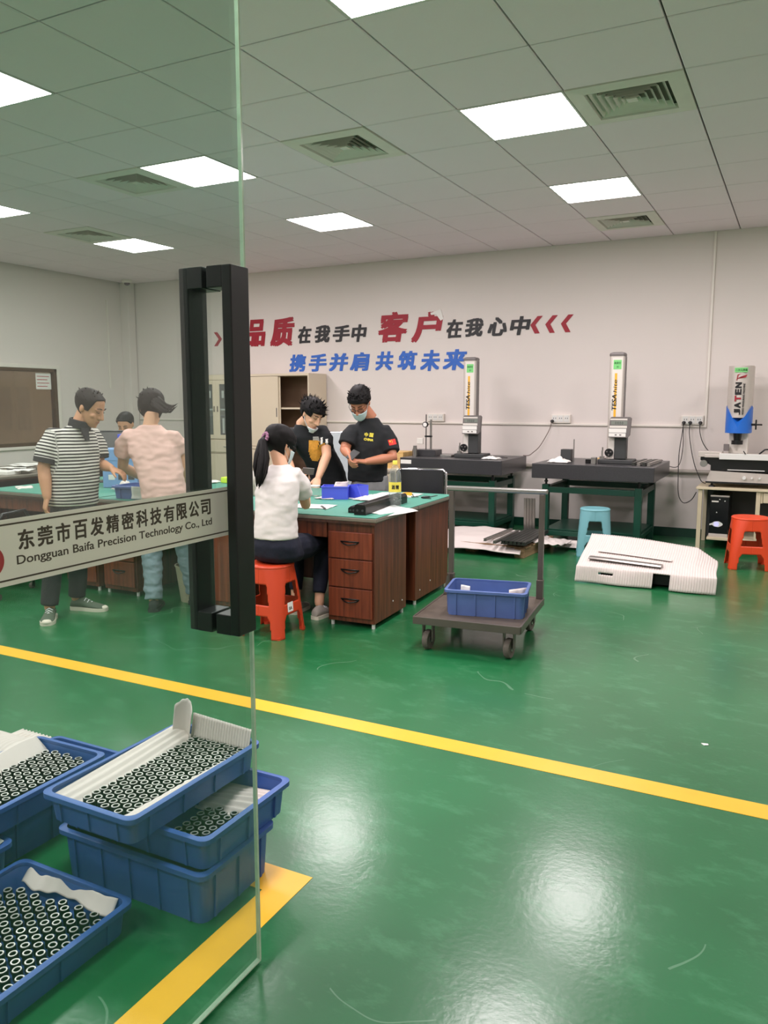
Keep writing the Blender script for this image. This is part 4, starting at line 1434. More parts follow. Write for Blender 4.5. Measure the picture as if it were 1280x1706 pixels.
flap('paper_slip', 'white paper slip standing in the left end of the trolley crate', 'paper', [(-1.83, 4.56, .225), (-1.77, 4.575, .225), (-1.775, 4.60, .352), (-1.83, 4.585, .36)], 'paper', seed=1)
flap('plastic_bag', 'white plastic bag in the right end of the trolley crate', 'bag', [(-1.50, 4.53, .225), (-1.44, 4.70, .225), (-1.435, 4.71, .358), (-1.515, 4.60, .358)], 'foam', seed=2, wav=.02)

# the stack by the glass door
crate('deep blue crate on the floor at the bottom of the stack by the glass door', (-1.715, 1.80, 0), .60, .36, .165, 0, ribs=(5, 3))
crate('blue crate in the middle of the stack, its corner poking past the glass door', (-1.72, 1.848, .166), .62, .44, .105, 0, ribs=(4, 3))
crate('topmost blue tray of the stack, filled with bushings in white foam', (-1.74, 1.80, .272), .60, .37, .088, PI / 2 - .01, ribs=(4, 3))
crate('lowest left blue tray on the floor filled with bushings, cropped by the picture edge', (-1.835, 1.215, 0), .66, .47, .092, PI / 2 + .0, ribs=(4, 3))
crate('blue crate on the floor under the upper left tray', (-2.40, 1.84, 0), .60, .42, .155, PI / 2, ribs=(4, 3))
crate('upper left blue tray of bushings leaning beside the stack', (-2.31, 1.66, .156), .60, .36, .092, PI / 2 + .02, ribs=(4, 3))
crate('small blue tray with paper at the left picture edge', (-2.235, 1.405, 0), .30, .24, .13, PI / 2, ribs=(2, 2))
flap('paper_slip', 'white paper in the small blue tray', 'paper', [(-2.30, 1.36, .08), (-2.14, 1.36, .10), (-2.14, 1.53, .135), (-2.28, 1.52, .12)], 'paper', seed=3, wav=.02)

# bushings: black body with a bright ground ring on top
def bushing_meshes():
    b = MB()
    n = 18
    b.lathe([(.0135, 0), (.0135, .026), (.0128, .0268), (.008, .0268), (.0078, .010), (.0001, .010)], n)
    bm_ = b.mesh('bushing')
    r = MB()
    rings = []
    for rr, z in ((.0122, .0268), (.0118, .0282), (.0090, .0282), (.0084, .0268)):
        rings.append([(rr * math.cos(2 * PI * k / n), rr * math.sin(2 * PI * k / n), z) for k in range(n)])
    r.loft(rings, cap=False)
    rg = r.mesh('ring_face')
    for me, mt in ((bm_, 'black_oxide'), (rg, 'ring')):
        bm = bmesh.new(); bm.from_mesh(me); bmesh.ops.recalc_face_normals(bm, faces=bm.faces[:]); bm.to_mesh(me); bm.free()
        me.materials.append(M[mt]); me.shade_smooth(); me.set_sharp_from_angle(angle=.7)
    return bm_, rg

BM, RG = bushing_meshes()
REST = []
def bushings(label, group, c, rot, nu, nv, pu, pv, keep=None, tilt=0.0):
    cs, sn = math.cos(rot), math.sin(rot)
    cnt = 0
    for i in range(nu):
        for j in range(nv):
            u = (i - (nu - 1) / 2) * pu + (pu / 2 if j % 2 else 0)
            v = (j - (nv - 1) / 2) * pv
            if keep and not keep(i, j, u, v):
                continue
            u += random.uniform(-.0012, .0012); v += random.uniform(-.0012, .0012)
            wx, wy = c[0] + u * cs - v * sn, c[1] + u * sn + v * cs
            if wy + .739 * wx < -.115:            # lies outside the photograph
                REST.append((wx, wy, c[2]))
                continue
            o = obj('bushing', BM, None, None, loc=(c[0] + u * cs - v * sn, c[1] + u * sn + v * cs, c[2] + random.uniform(0, .002)), rot=(random.uniform(-.05, .05), random.uniform(-.05, .05), 0))
            tag(o, label, 'bushing', group)
            obj('ring_face', RG, None, o)
            cnt += 1
    return cnt

nb = 0
nb += bushings('black bushing with bright ring end packed in the topmost foam-lined tray', 'bushings in the topmost tray', (-1.705, 1.80, .312), PI / 2, 16, 8, .0325, .0285)
nb += bushings('black bushing with ring end packed in the lowest left tray', 'bushings in the lowest left tray', (-1.845, 1.23, .022), PI / 2, 16, 12, .0360, .0320, keep=lambda i, j, u, v: u > -.20 and (u - .0 * v) < .26 - .12 * max(0, (v + .02)))
nb += bushings('black bushing with bright ring end packed in the upper left tray', 'bushings in the upper left tray', (-2.30, 1.70, .196), PI / 2, 13, 7, .0335, .0300)
nb += bushings('dull black bushing packed in the shaded crate in the middle of the stack', 'bushings in the middle crate', (-1.535, 1.775, .190), PI / 2, 6, 5, .0340, .0300)
rs_ = MB()
for (x, y, z) in REST:
    rs_.lathe([(.0135, 0), (.0135, .026), (.008, .0275), (.0078, .010), (.0001, .010)], 12, (x, y, z))
tag(rs_.build('bushings_beyond', 'black_oxide', None, 40), 'black bushings in the tray ends outside the picture', 'bushings', kind='stuff')
print('bushings', nb, len(REST))


def foam(nm, label, fn, nu, nv, th=.004, keep=None, m='foam'):
    return tag(MB().sheet(fn, nu, nv, th, keep).build(nm, m, None, True), label, 'foam sheet')

rib = lambda t, p, a: a * math.sin(2 * PI * t / p)
# foam in the topmost tray: lining under the bushings, strip on the left, flap along the right side, standing flap at the far end
foam('foam_sheet', 'white foam lining strip along the left side of the topmost tray', lambda u, v: (-1.905 + .105 * u + .012 * math.sin(v * 5) * u, 1.525 + .54 * v, .353 - .045 * u ** 1.5 + rib(u, .22, .0015) - .01 * (1 - v) + .012 * v), 40, 30, .005)
foam('foam_sheet', 'white foam strip along the right side of the topmost tray', lambda u, v: (-1.578 - .045 * u * (1 - .6 * v), 1.525 + .40 * v, .352 - .012 * u + rib(v, .1, .001)), 10, 50, .004)
foam('foam_sheet', 'ribbed white foam flap standing along the far end of the topmost tray', lambda u, v: (-1.83 + .25 * u, 2.055 + .018 * v - rib(u, .045, .003), .335 + .082 * v * (1 - .18 * u)), 110, 8, .003)
foam('foam_sheet', 'curled corner of white foam sticking up at the far left of the topmost tray', lambda u, v: (-1.895 + .07 * u + .02 * v, 2.03 + .03 * math.sin(u * 3), .325 + (.125 + .02 * math.sin(u * 4)) * v + rib(u, .2, .002)), 20, 12, .003)
foam('foam_sheet', 'wavy white foam sheet lying in the middle crate behind the dull bushings', lambda u, v: (-1.66 + .21 * u, 1.87 + .17 * v, .200 + .045 * math.sin(v * 2.6) * (.4 + .6 * u) + rib(v, .14, .004)), 24, 70, .003)
foam('foam_sheet', 'white foam strip along the left side of the upper left tray', lambda u, v: (-2.475 + .07 * u, 1.40 + .53 * v, .238 - .03 * u + .008 * math.sin(v * 9) + .018 * v * (1 - u)), 10, 40, .004)
foam('foam_sheet', 'torn grey foam edge at the far end of the lowest left tray', lambda u, v: (-2.03 + .38 * u, 1.50 + .03 * v - .01 * math.sin(u * 9), .045 + .03 * v + .012 * noise.noise(Vector((u * 9, 0, 0))) + .014 * u * v), 50, 8, .002)
foam('foam_sheet', 'folded white ribbed foam behind the upper left tray at the picture edge', lambda u, v: (-2.98 + .36 * u, 1.86 + .40 * v, .06 + .08 * math.sin(PI * min(1, v * 1.2)) + rib(u, .06, .004)), 90, 20, .004)
tag(MB().box(-2.96, -2.64, 1.88, 2.24, 0, .058, .004).build('carton', 'woodblock'), 'flat carton under the folded foam at the picture edge', 'box')

# ================================================================== things on the floor at the back
# pallet boards with guide rails and foam
o = thing('wooden_pallet', 'low wooden pallet block under the guide rails beside the trolley handle', 'pallet', (-2.53, 7.76, 0), -.06)
MB().box(-.05, .05, -.40, .45, 0, .09, .003).build('bearer', 'woodblock', o, loc=(.22, 0, 0))
MB().box(-.05, .05, -.40, .45, 0, .09, .003).build('bearer', 'woodblock', o, loc=(-.33, .06, 0))
for k in range(4):
    MB().box(-.42, .28, -.38 + k * .215, -.24 + k * .215, .09, .104, .002).build('board', 'woodblock', o)
rm2 = rail_mesh(.85, .036, .034); rm2.materials.append(M['rail_dark'])
rm3 = rail_mesh(.75, .030, .026); rm3.materials.append(M['rail_top'])
for k in range(6):
    tag(obj('guide_rail', rm2, None, None, loc=(-2.485 + k * .041, 7.70, .136), rot=(0, 0, .01)), 'dark steel guide rail laid side by side on the wooden pallet', 'rail', 'guide rails on the pallet')
for k, (x, y, a) in enumerate(((-2.55, 7.60, .01), (-2.665, 7.69, -.03))):
    tag(obj('guide_rail', rm3, None, None, loc=(x, y, .142), rot=(0, 0, a)), ('light steel guide rail on the white foam, next to the dark rails', 'outermost light steel guide rail lying on the white foam')[k], 'rail')
foam('foam_sheet', 'wide white foam sheet spread over the floor left of the guide rails', lambda u, v: (-3.16 + .86 * u - .20 * v, 7.20 + .10 * u + .95 * v + .04 * math.sin(u * 5), .052 + .070 * min(1, v * 3.5) + .02 * math.sin(u * 3.1) * (1 - .5 * u) + .008 * noise.noise(Vector((u * 6, v * 6, 2)))), 40, 30, .006)
MBs = MB().box(-3.40, -3.06, 7.66, 8.22, 0, .10, .004)
tag(MBs.build('foam_stack', 'foam'), 'stack of white foam sheets under the spread sheet beside the rails', 'foam stack')
foam('foam_sheet', 'crumpled white foam to the right of the guide rails', lambda u, v: (-2.30 + .30 * u, 7.62 + .46 * v, .125 - .02 * u - .02 * v + .03 * noise.noise(Vector((u * 5, v * 5, 4)))), 24, 24, .005)
foam('foam_sheet', 'ribbed grey foam pad on the floor left of the cyan stool', lambda u, v: (-2.14 + .24 * u, 7.98 + .40 * v, .028 + .03 * math.sin(PI * v) + rib(v, .16, .006)), 16, 60, .004)
# bundle of rails leaning against the stand
for k in range(4):
    rl = rail_mesh(.46, .028, .022)
    rl.materials.append(M['rail_top'])
    tag(obj('guide_rail', rl, None, None, loc=(-2.60 + k * .030, 8.38 + .005 * k, .232), rot=(PI / 2 + .06, 0, 0)), 'short steel rail leaning upright between the two green stands', 'rail', 'rails leaning between the stands')

# foam-wrapped assembly in front
fx0, fx1, fy0, fy1 = -1.60, -.50, 6.60, 7.36
o = thing('machine_slide', 'grey machined slide with dark base lying under the white foam sheet', 'machine part', (-1.05, 6.98, 0), 0)
MB().box(-.36, .42, -.30, .30, .02, .10, .004).build('base', 'black_oxide', o)
for sy_ in (-.26, .26):
    MB().box(-.34, .40, sy_ - .03, sy_ + .03, .10, .115, .003).build('rail', 'rail_top', o)
for sx_ in (-.3, .36):
    MB().box(sx_ - .04, sx_ + .04, -.28, .28, 0, .02).build('foot', 'black_oxide', o)

def wrap(u, v, ribs=True):
    # u left to right, v from the front hem up over the top to the back hem
    L = fx0 + (fx1 - fx0) * u
    if v < .26:                                   # front drop
        t = v / .26
        y = fy0 - .035 * (1 - t) + .012 * math.sin(u * 14) * (1 - t)
        z = .006 + .128 * math.sin(t * PI / 2)
    else:
        t = (v - .26) / .74
        y = fy0 + (fy1 - fy0) * t
        z = .134 + (.155 - .055 * u) * t ** 1.3 + .01 * math.sin(u * 5) * t
    sk = -.05 * max(0, t if v >= .26 else 0)
    x = L + sk + .004 * math.sin(v * 9)
    if u > .84 and v > .26:
        z -= (u - .84) * .5 * t
        y -= (u - .84) * .6 * t
    # corrugation runs front to back
    if ribs:
        z += .0042 * abs(math.sin(PI * u * 56))
        if v < .26:
            y -= .0042 * abs(math.sin(PI * u * 56))
    return (x, y, z)

def wrap_keep(u, v):
    if .565 < u < .685 and v < .19 - .5 * (u - .625) ** 2 * 40 * .19 * .0 :
        return False
    if ((u - .225) / .06) ** 2 + ((v - .125) / .035) ** 2 < 1 and v < .135:
        return False
    return True
wr = foam('foam_sheet', 'large ribbed white foam sheet draped over a machine part on the floor', wrap, 448, 40, .004, wrap_keep)
for (u0, u1, v0, sag, mt, wd) in ((.08, .62, .44, .0, 'rail_top', .10), (.12, .68, .62, .01, 'foam', .05)):
    pts = []
    for k in range(25):
        u = u0 + (u1 - u0) * k / 24
        p = wrap(u, v0 - .05 * k / 24, False)
        pts.append((p[0], p[1], p[2] + (.020 if wd > .08 else .012)))
    tag(MB().tube(pts, [(wd * .5, .014 if wd > .08 else .004)] * 25, n=8, flat=(0, 0, 1)).build('steel_strip', mt), ('long grey steel rail showing through the slit in the draped foam' if wd > .08 else 'thin pale steel strip lying on the draped foam'), 'rail')
tag(MB().prism([(-.30, 3.63), (-.272, 3.636), (-.268, 3.622), (-.285, 3.612)], lambda u, v, w: (u, v, w), .0006, .003).build('paper_scrap', 'paper'), 'tiny white paper scrap on the open green floor', 'scrap')

# ================================================================== black chair and wrapped chair behind the desks
def chair_back(label, loc, rot, m, frame='chrome', w=.42, h=.42, arms=False):
    o = thing('office_chair', label, 'chair', loc, rot)
    def bk(u, v):
        x = (u - .5) * w * (1 - .06 * v)
        return (x, -.05 * v - .03 * (1 - (2 * u - 1) ** 2), .48 + h * v)
    b = MB().sheet(bk, 14, 12, .045)
    b.build('backrest', m, o, 40)
    st = MB().sheet(lambda u, v: ((u - .5) * w, .02 + .42 * v, .455 + .012 * math.sin(PI * u)), 10, 10, .05)
    st.build('seat', m, o, 40)
    pts = [(-w / 2 - .012, .42, .44), (-w / 2 - .012, .04, .42), (-w / 2 - .012, -.02, .48)] + [(-w / 2 - .012 + .01 * k / 4, -.02 - .035 * k / 4, .48 + (h - .02) * k / 4) for k in range(1, 5)]
    pts += [(-w / 2 + .03, -.058, .49 + h), (w / 2 - .03, -.058, .49 + h)]
    pts += [(w / 2 + .012 - .01 * k / 4, -.02 - .035 * k / 4, .48 + (h - .02) * k / 4) for k in range(4, 0, -1)] + [(w / 2 + .012, -.02, .48), (w / 2 + .012, .04, .42), (w / 2 + .012, .42, .44)]
    MB().tube(pts, .012, n=10).build('frame', frame, o, True)
    for sx in (-1, 1):
        for yy in (.0, .42):
            MB().cyl((sx * (w / 2 - .02), yy, 0), (sx * (w / 2 - .02), yy, .43), .012, n=10).build('leg', frame, o)
    return o
chair_back('black leather chair with chrome frame behind the far desk edge', (-2.965, 6.42, 0), PI + .25, 'leather', w=.44, h=.41)
chair_back('chair wrapped in wrinkled clear plastic between the two men in black', (-4.12, 6.93, 0), PI + .35, 'plastic_wrap', w=.46, h=.70)
o = thing('tube_armchair', 'dark tubular armchair cropped at the left edge, mostly behind the frosted band', 'chair', (-5.62, 4.05, 0), .3)
MB().box(-.22, .22, -.22, .22, .42, .47, .02).build('seat', 'leather', o)
MB().box(-.22, .22, -.25, -.20, .50, .86, .02).build('backrest', 'leather', o)
for sx in (-1, 1):
    MB().tube([(sx * .25, -.2, .40), (sx * .25, -.2, .58), (sx * .25, -.14, .65), (sx * .25, .14, .65), (sx * .25, .2, .58), (sx * .25, .2, .02)], .012, n=8).build('arm_tube', 'black_metal', o, True)
    MB().tube([(sx * .22, -.2, .44), (sx * .22, -.22, .02)], .012, n=8).build('leg', 'chrome', o, True)
    for y in (-.22, .2):
        MB().cyl((sx * .235 - .012, y, .025), (sx * .235 + .012, y, .025), .025, n=14).build('caster', 'rubber', o, 40)

# bench with blue bins and pine box left of the left granite plate
o = thing('side_bench', 'grey side bench with blue trays behind the man with the flag badge', 'bench', (-4.75, 7.75, 0))
MB().box(0, .62, 0, .50, .68, .71, .004).build('bench_top', 'pipe_grey', o)
for x in (.0, .58):
    for y in (0, .46):
        MB().box(x, x + .04, y, y + .04, 0, .68).build('leg', 'pipe_grey', o)
MB().box(.02, .6, .02, .48, .25, .27).build('shelf', 'pipe_grey', o)
crate('blue tray on the side bench behind the water bottle', (-4.42, 7.97, .711), .50, .36, .08, 0, 'crate_lt', ribs=(3, 2))
tag(MB().box(-4.68, -4.20, 8.60, 8.92, .70, .90, .004).build('pine_box', 'pine'), 'light pine box left of the left granite plate', 'box')
tag(MB().box(-4.72, -4.16, 8.55, 8.97, 0, .70, .005).build('pedestal_cabinet', 'beige'), 'beige cabinet under the pine box', 'cabinet')

# waste bucket
tag(MB().lathe([(.085, 0), (.12, .27), (.125, .27), (.125, .28), (.115, .28), (.08, .01)], 24, (-4.03, 4.60, 0)).build('waste_bucket', 'bucket', None, 40), 'cream waste bucket under the desk beside the light jeans', 'bucket')

# ================================================================== things on the near right desk
def ad(u, v, z=.755):
    p = at_desk(u, v)
    return (p[0], p[1], z)

o = thing('water_bottle', 'clear plastic bottle with yellow handwritten label on the near desk', 'bottle', (-2.515, 5.02, .755))
R_ = .045
MB().lathe([(.030, 0), (.042, .004), (R_, .02), (R_, .06), (.042, .066), (R_, .072), (R_, .19), (.042, .20), (R_ * .97, .215), (.04, .25), (.026, .285), (.0145, .305), (.0145, .32), (.0001, .32)], 28).build('bottle_body', 'bottle', o, 50)
MB().lathe([(.028, .003), (.041, .006), (.0435, .02), (.0435, .06), (.0405, .066), (.0435, .072), (.0435, .12), (.0001, .12)], 28).build('liquid', 'liquid', o, 50)
MB().lathe([(.0165, .307), (.0165, .332), (.0150, .334), (.0001, .334)], 20).build('cap', 'label_yellow', o, 40)
lbm = MB()
rings = []
lab = lbm.loft([[(.0462 * math.sin(a) * 1, -.0462 * math.cos(a), z) for a in [(-1.25 + 2.5 * k / 20) + YAW * .9 for k in range(21)]] for z in (.115, .185)], cap=False, closed=False)
lo = lbm.build('label', 'label_yellow', o, True)
a0 = YAW * .9
for k, ch in enumerate('酒精'):
    aa = a0 + (-.38 + .62 * k)
    X = Vector((math.cos(aa + .15), math.sin(aa + .15), 0)); N_ = Vector((math.sin(aa + .15), -math.cos(aa + .15), 0))
    lettering('label_letter', ch, 'ink', lo, N_ * .0466 - X * .012 + Vector((0, 0, .135)), X, (0, 0, 1), .024, .030, .0006, bold=.03)

def rails_box(label, u, v, L, w, h, rot, m, z=.755, name='black_rail_cover'):
    p = ad(u, v, z)
    o = thing(name, label, 'rail', p, rot)
    MB().prism([(-w / 2, 0), (w / 2, 0), (w / 2, h * .75), (w / 2 - .01, h), (-w / 2 + .01, h), (-w / 2, h * .75)], lambda a, b, c: (a, c, b), -L / 2, L / 2).build('cover', m, o)
    MB().box(-w / 2 + .012, -w / 2 + .02, -L / 2 + .01, L / 2 - .01, h, h + .004).box(w / 2 - .02, w / 2 - .012, -L / 2 + .01, L / 2 - .01, h, h + .004).build('lip', 'gauge_dark', o)
    for k in range(4):
        MB().cyl((w / 2, L * .22 + k * .03, h * .5), (w / 2 + .001, L * .22 + k * .03, h * .5), .006, n=10).build('screw_hole', 'steel', o)
    for (x, zz) in ((-w * .22, h * .45), (w * .22, h * .45)):
        MB().cyl((x, -L / 2, zz), (x, -L / 2 - .001, zz), .008, n=10).build('bolt_hole', 'gauge_dark', o)
    return o
rails_box('long black rail cover nearest the bottle on the near desk', .17, .46, .74, .085, .068, RA + .02, 'black_oxide')
rails_box('narrower black rail lying beside the long rail cover', .285, .55, .78, .055, .040, RA + .07, 'black_oxide')
def paper_on(label, u, v, w, d, rot, seed, z=.7555, curl=.0):
    p = ad(u, v, z)
    return tag(MB().sheet(lambda a, b: ((a - .5) * w, (b - .5) * d, .002 + .006 * abs(noise.noise(Vector((a * 2 + seed, b * 2, 0)))) + curl * (a - .5) * abs(a - .5)), 8, 8, .0008).build('paper_sheet', 'paper', None, True, loc=p, rot=(0, 0, rot)), label, 'paper')
paper_on('white paper sheet hanging over the right desk corner under the bottle', .06, .36, .21, .36, RA - .25, 1, curl=-.05)
paper_on('white paper beside the blue bin on the near desk', .55, 1.02, .30, .24, .5, 2)
paper_on('white paper under the arm of the seated woman', .66, .34, .30, .22, .2, 3)
paper_on('white note sheet behind the blue bin on the far part of the desk', .40, 1.25, .36, .26, .1, 4)
cloth('plastic_pouch', 'crumpled white plastic pouch beside the blue bin', 'bag', ad(.46, .86), .22, .17, .05, 11, 'foam')
cloth('plastic_pouch', 'crumpled clear pouch behind the black rails', 'bag', ad(.36, 1.10), .20, .15, .045, 13, 'paper')
cloth('plastic_pouch', 'small crumpled wrap left of the blue bin', 'bag', ad(.80, .80), .15, .12, .03, 17, 'foam')

o = thing('parts_bin', 'blue open-fronted parts bin in front of the seated woman', 'bin', (-3.17, 5.30, .755), .42)
b = MB()
t = .003
b.box(-.10, .10, -.075, .075, 0, .004).box(-.10, -.10 + t, -.075, .075, .004, .10).box(.10 - t, .10, -.075, .075, .004, .10)
b.box(-.10 + t, .10 - t, -.075, -.075 + t, .004, .10).box(-.10 + t, .10 - t, .075 - t, .075, .004, .10)
b.build('bin_shell', 'bin_blue', o)
MB().box(-.106, .106, -.081, -.075, .092, .10).box(-.106, .106, .075, .081, .092, .10).box(-.106, -.10, -.075, .075, .092, .10).box(.10, .106, -.075, .075, .092, .10).build('bin_rim', 'bin_blue', o)
o2 = thing('parts_bin', 'second blue parts bin turned sideways against the first one', 'bin', (-3.045, 5.425, .755), -.35)
MB().box(-.06, .06, -.06, .06, 0, .004).box(-.06, -.057, -.06, .06, .004, .10).box(.057, .06, -.06, .06, .004, .10).box(-.057, .057, -.06, -.057, .004, .10).box(-.057, .057, .057, .06, .004, .10).build('bin_shell', 'bin_blue', o2)
MB().prism([(.06, .004), (.12, .004), (.06, .10)], lambda u, v, w: (u, w, v), -.06, -.056).build('sloped_lip', 'bin_blue', o2)
flap('tissue', 'white tissue sticking out of the blue parts bin', 'tissue', [(-3.20, 5.30, .80), (-3.10, 5.34, .80), (-3.09, 5.36, .885), (-3.19, 5.33, .88)], 'foam', seed=5, wav=.02)
o = thing('clear_box', 'small clear plastic box between the woman and the blue bin', 'box', ad(.98, .92), .2)
MB().box(-.04, .04, -.035, .035, 0, .075, .004).build('box_body', 'bottle', o)
MB().box(-.042, .042, -.037, .037, .075, .085, .003).build('lid', 'white_metal', o)
o = thing('caliper', 'digital caliper lying on the green mat near the black chair', 'caliper', ad(.115, 1.13), RA + 1.45)
MB().box(-.02, .21, -.006, .006, 0, .004).build('beam', 'gauge_dark', o)
MB().box(-.02, .055, -.02, .02, .002, .014, .002).build('readout', 'black_metal', o)
MB().prism([(-.02, -.02), (-.008, -.02), (-.012, -.06)], lambda u, v, w: (u, v, w), 0, .004).prism([(.0, -.02), (.012, -.02), (.0, -.06)], lambda u, v, w: (u, v, w), 0, .004).build('jaw', 'gauge_dark', o)
o = thing('paper_cutter', 'dark utility cutter lying in front of the blue bin', 'cutter', ad(.555, .30), RA - .9)
MB().box(-.07, .07, -.008, .008, 0, .010, .003).build('handle', 'gauge_dark', o)
MB().box(.07, .10, -.005, .005, .003, .005).build('blade', 'steel', o)
o = thing('tape_roll', 'yellow tape roll behind the bottle', 'tape', (-2.745, 5.70, .755))
MB().lathe([(.028, 0), (.04, 0), (.04, .025), (.028, .025), (.028, 0)], 20).build('roll', 'gauge_yellow', o, 40)
o = thing('small_tool', 'small grey knob-like part beside the yellow tape roll', 'tool', (-2.66, 5.62, .755))
MB().lathe([(.012, 0), (.014, .012), (.006, .016), (.006, .028), (.001, .029)], 12).build('knob', 'steel', o, 40)
MB().cyl((.0, .0, .006), (.045, .012, .006), .003, n=6).build('pin', 'gauge_dark', o)

# ================================================================== things on the desks at the left
o = crate('blue tray with a white sheet hanging from it on the desk beside the striped man', (-4.52, 4.66, .755), .44, .30, .10, .1, 'crate_lt', ribs=(3, 2))
flap('paper_sheet', 'white sheet hanging over the front of the blue desk tray', 'paper', [(-4.50, 4.485, .765), (-4.31, 4.505, .765), (-4.31, 4.51, .86), (-4.50, 4.49, .86)], 'paper', seed=8, wav=.01)
o = thing('stacking_box', 'tall pale blue plastic box with holes behind the reaching hand', 'box', (-5.28, 5.18, .755), .5)
MB().box(-.15, .15, -.10, .10, 0, .34, .008).build('box_body', 'pale_blue', o)
for k in range(3):
    MB().box(-.10 + k * .085, -.045 + k * .085, -.102, -.0995, .07, .115, .004).build('hole', 'gauge_dark' if k else 'white_metal', o)
MB().box(-.12, .12, -.104, -.10, .17, .18).box(-.12, .12, -.104, -.10, .24, .25).build('ridge', 'pale_blue', o)
o = thing('stacking_box', 'smaller blue box beside the tall pale blue one', 'box', (-4.98, 5.30, .755), .3)
MB().box(-.11, .11, -.09, .09, 0, .13, .006).build('box_body', 'crate_lt', o)
MB().box(-.115, .115, -.095, .095, .12, .132, .003).build('box_rim', 'crate_lt', o)
o = thing('shelf_tray', 'small violet-blue tray held up on a post above the pale blue box', 'tray', (-5.45, 5.50, .755), .5)
MB().box(-.13, .13, -.08, .08, .40, .45, .004).build('tray', 'bin_blue', o)
MB().box(-.09, -.07, -.02, .02, 0, .40).box(.07, .09, -.02, .02, 0, .40).build('post', 'gauge_grey', o)
MB().box(-.05, .11, -.06, .06, .35, .385).build('paper_stack', 'paper', o)
o = thing('monitor', 'dark computer monitor behind the striped man', 'monitor', (-5.72, 5.42, .755), .75)
MB().box(-.22, .22, -.012, .012, .14, .48, .006).build('bezel', 'black_metal', o)
MB().box(-.205, .205, -.0135, -.012, .16, .465).build('screen', 'gauge_grey', o)
MB().box(-.02, .02, .012, .03, .01, .30).build('stand', 'black_metal', o)
MB().box(-.11, .11, -.06, .10, 0, .012, .004).build('stand_base', 'black_metal', o)
cloth('plastic_pouch', 'crumpled white bag between the striped man and the pale blue box', 'bag', (-5.02, 4.93, .755), .18, .15, .12, 23, 'foam')
flap('paper_sheet', 'pale folded paper on the green mat left of the striped man', 'paper', [(-6.12, 4.72, .757), (-5.93, 4.60, .757), (-5.88, 4.72, .760), (-6.05, 4.84, .760)], 'foam', seed=4, wav=.012)
cloth('cleaning_cloth', 'white cloth near the far right corner of the left desks', 'cloth', (-4.86, 5.78, .755), .22, .18, .05, 29, 'paper')
tag(MB().box(-4.72, -4.60, 5.82, 5.92, .755, .81, .01).build('sticky_notes', 'neon'), 'neon yellow notepad seen inside the door handle opening', 'notepad')
tag(MB().lathe([(.07, 0), (.09, .02), (.088, .03), (.06, .032)], 20, (-4.98, 5.62, .755)).build('dish', 'cyan', None, 40), 'small teal dish seen inside the door handle opening', 'dish')
for k in range(9):
    x, y = -7.28 - .12 * (k % 4) - random.uniform(0, .2), 5.2 + k * .13
    tag(MB().sheet(lambda a, b: ((a - .5) * .30, (b - .5) * .21, .004 + .012 * (k // 3) + .014 * abs(noise.noise(Vector((a * 2 + k, b * 2, k))))), 8, 8, .001).build('paper_sheet', 'paper', None, True, loc=(x, y, .7505 + .004 * k), rot=(0, 0, random.uniform(-1, 1))), 'loose white sheet in the paper heap on the desk under the window', 'paper', 'loose sheets heaped on the far left desk')
for k in range(2):
    tag(MB().box(-.13, .13, -.10, .10, 0, .035, .003).build('document_stack', 'paper', None, loc=(-7.35 - .3 * k, 5.55 + .45 * k, .7505), rot=(0, 0, .2 + .5 * k)), ('thick document stack at the front of the desk under the window', 'thick document stack further back on the desk under the window')[k], 'document')

# ================================================================== people
V = Vector


def remesh(mb, name, vox, smooth_it=4, fac=.5):
    me = mb.mesh(name)
    bm = bmesh.new(); bm.from_mesh(me); bmesh.ops.recalc_face_normals(bm, faces=bm.faces[:]); bm.to_mesh(me); bm.free()
    o = bpy.data.objects.new(name, me)
    r = o.modifiers.new('r', 'REMESH'); r.mode = 'VOXEL'; r.voxel_size = vox; r.adaptivity = 0
    s = o.modifiers.new('s', 'SMOOTH'); s.factor = fac; s.iterations = smooth_it
    out = evaluated(o)
    out.name = name
    bpy.data.objects.remove(o)
    bpy.data.meshes.remove(me)
    return out


def wrinkle(me, amp, sc, seed, zs=1.0):
    n = len(me.vertices)
    co, no = [0.0] * (3 * n), [0.0] * (3 * n)
    me.vertices.foreach_get('co', co)
    me.vertices.foreach_get('normal', no)
    for i in range(n):
        x, y, z = co[3 * i:3 * i + 3]
        k = amp * (noise.noise(V((x * sc + seed, y * sc, z * sc * zs))) + .5 * noise.noise(V((x * sc * 2.3, y * sc * 2.3 + seed, z * sc * 2.3 * zs))))
        co[3 * i] = x + no[3 * i] * k
        co[3 * i + 1] = y + no[3 * i + 1] * k
        co[3 * i + 2] = z + no[3 * i + 2] * k
    me.vertices.foreach_set('co', co)
    me.update()


SL = [(-.118, .018, .068, .012), (-.108, .034, .060, .027), (-.088, .049, .046, .046), (-.060, .059, .030, .064), (-.030, .066, .014, .082),
      (0, .071, .002, .094), (.03, .075, -.004, .099), (.06, .074, -.008, .096), (.085, .064, -.010, .083), (.105, .043, -.012, .057), (.117, .014, -.012, .02)]


def slice_at(t):
    if t <= SL[0][0]: return SL[0][1:]
    for a, b in zip(SL, SL[1:]):
        if t <= b[0]:
            k = (t - a[0]) / (b[0] - a[0])
            return tuple(a[i] + (b[i] - a[i]) * k for i in (1, 2, 3))
    return SL[-1][1:]


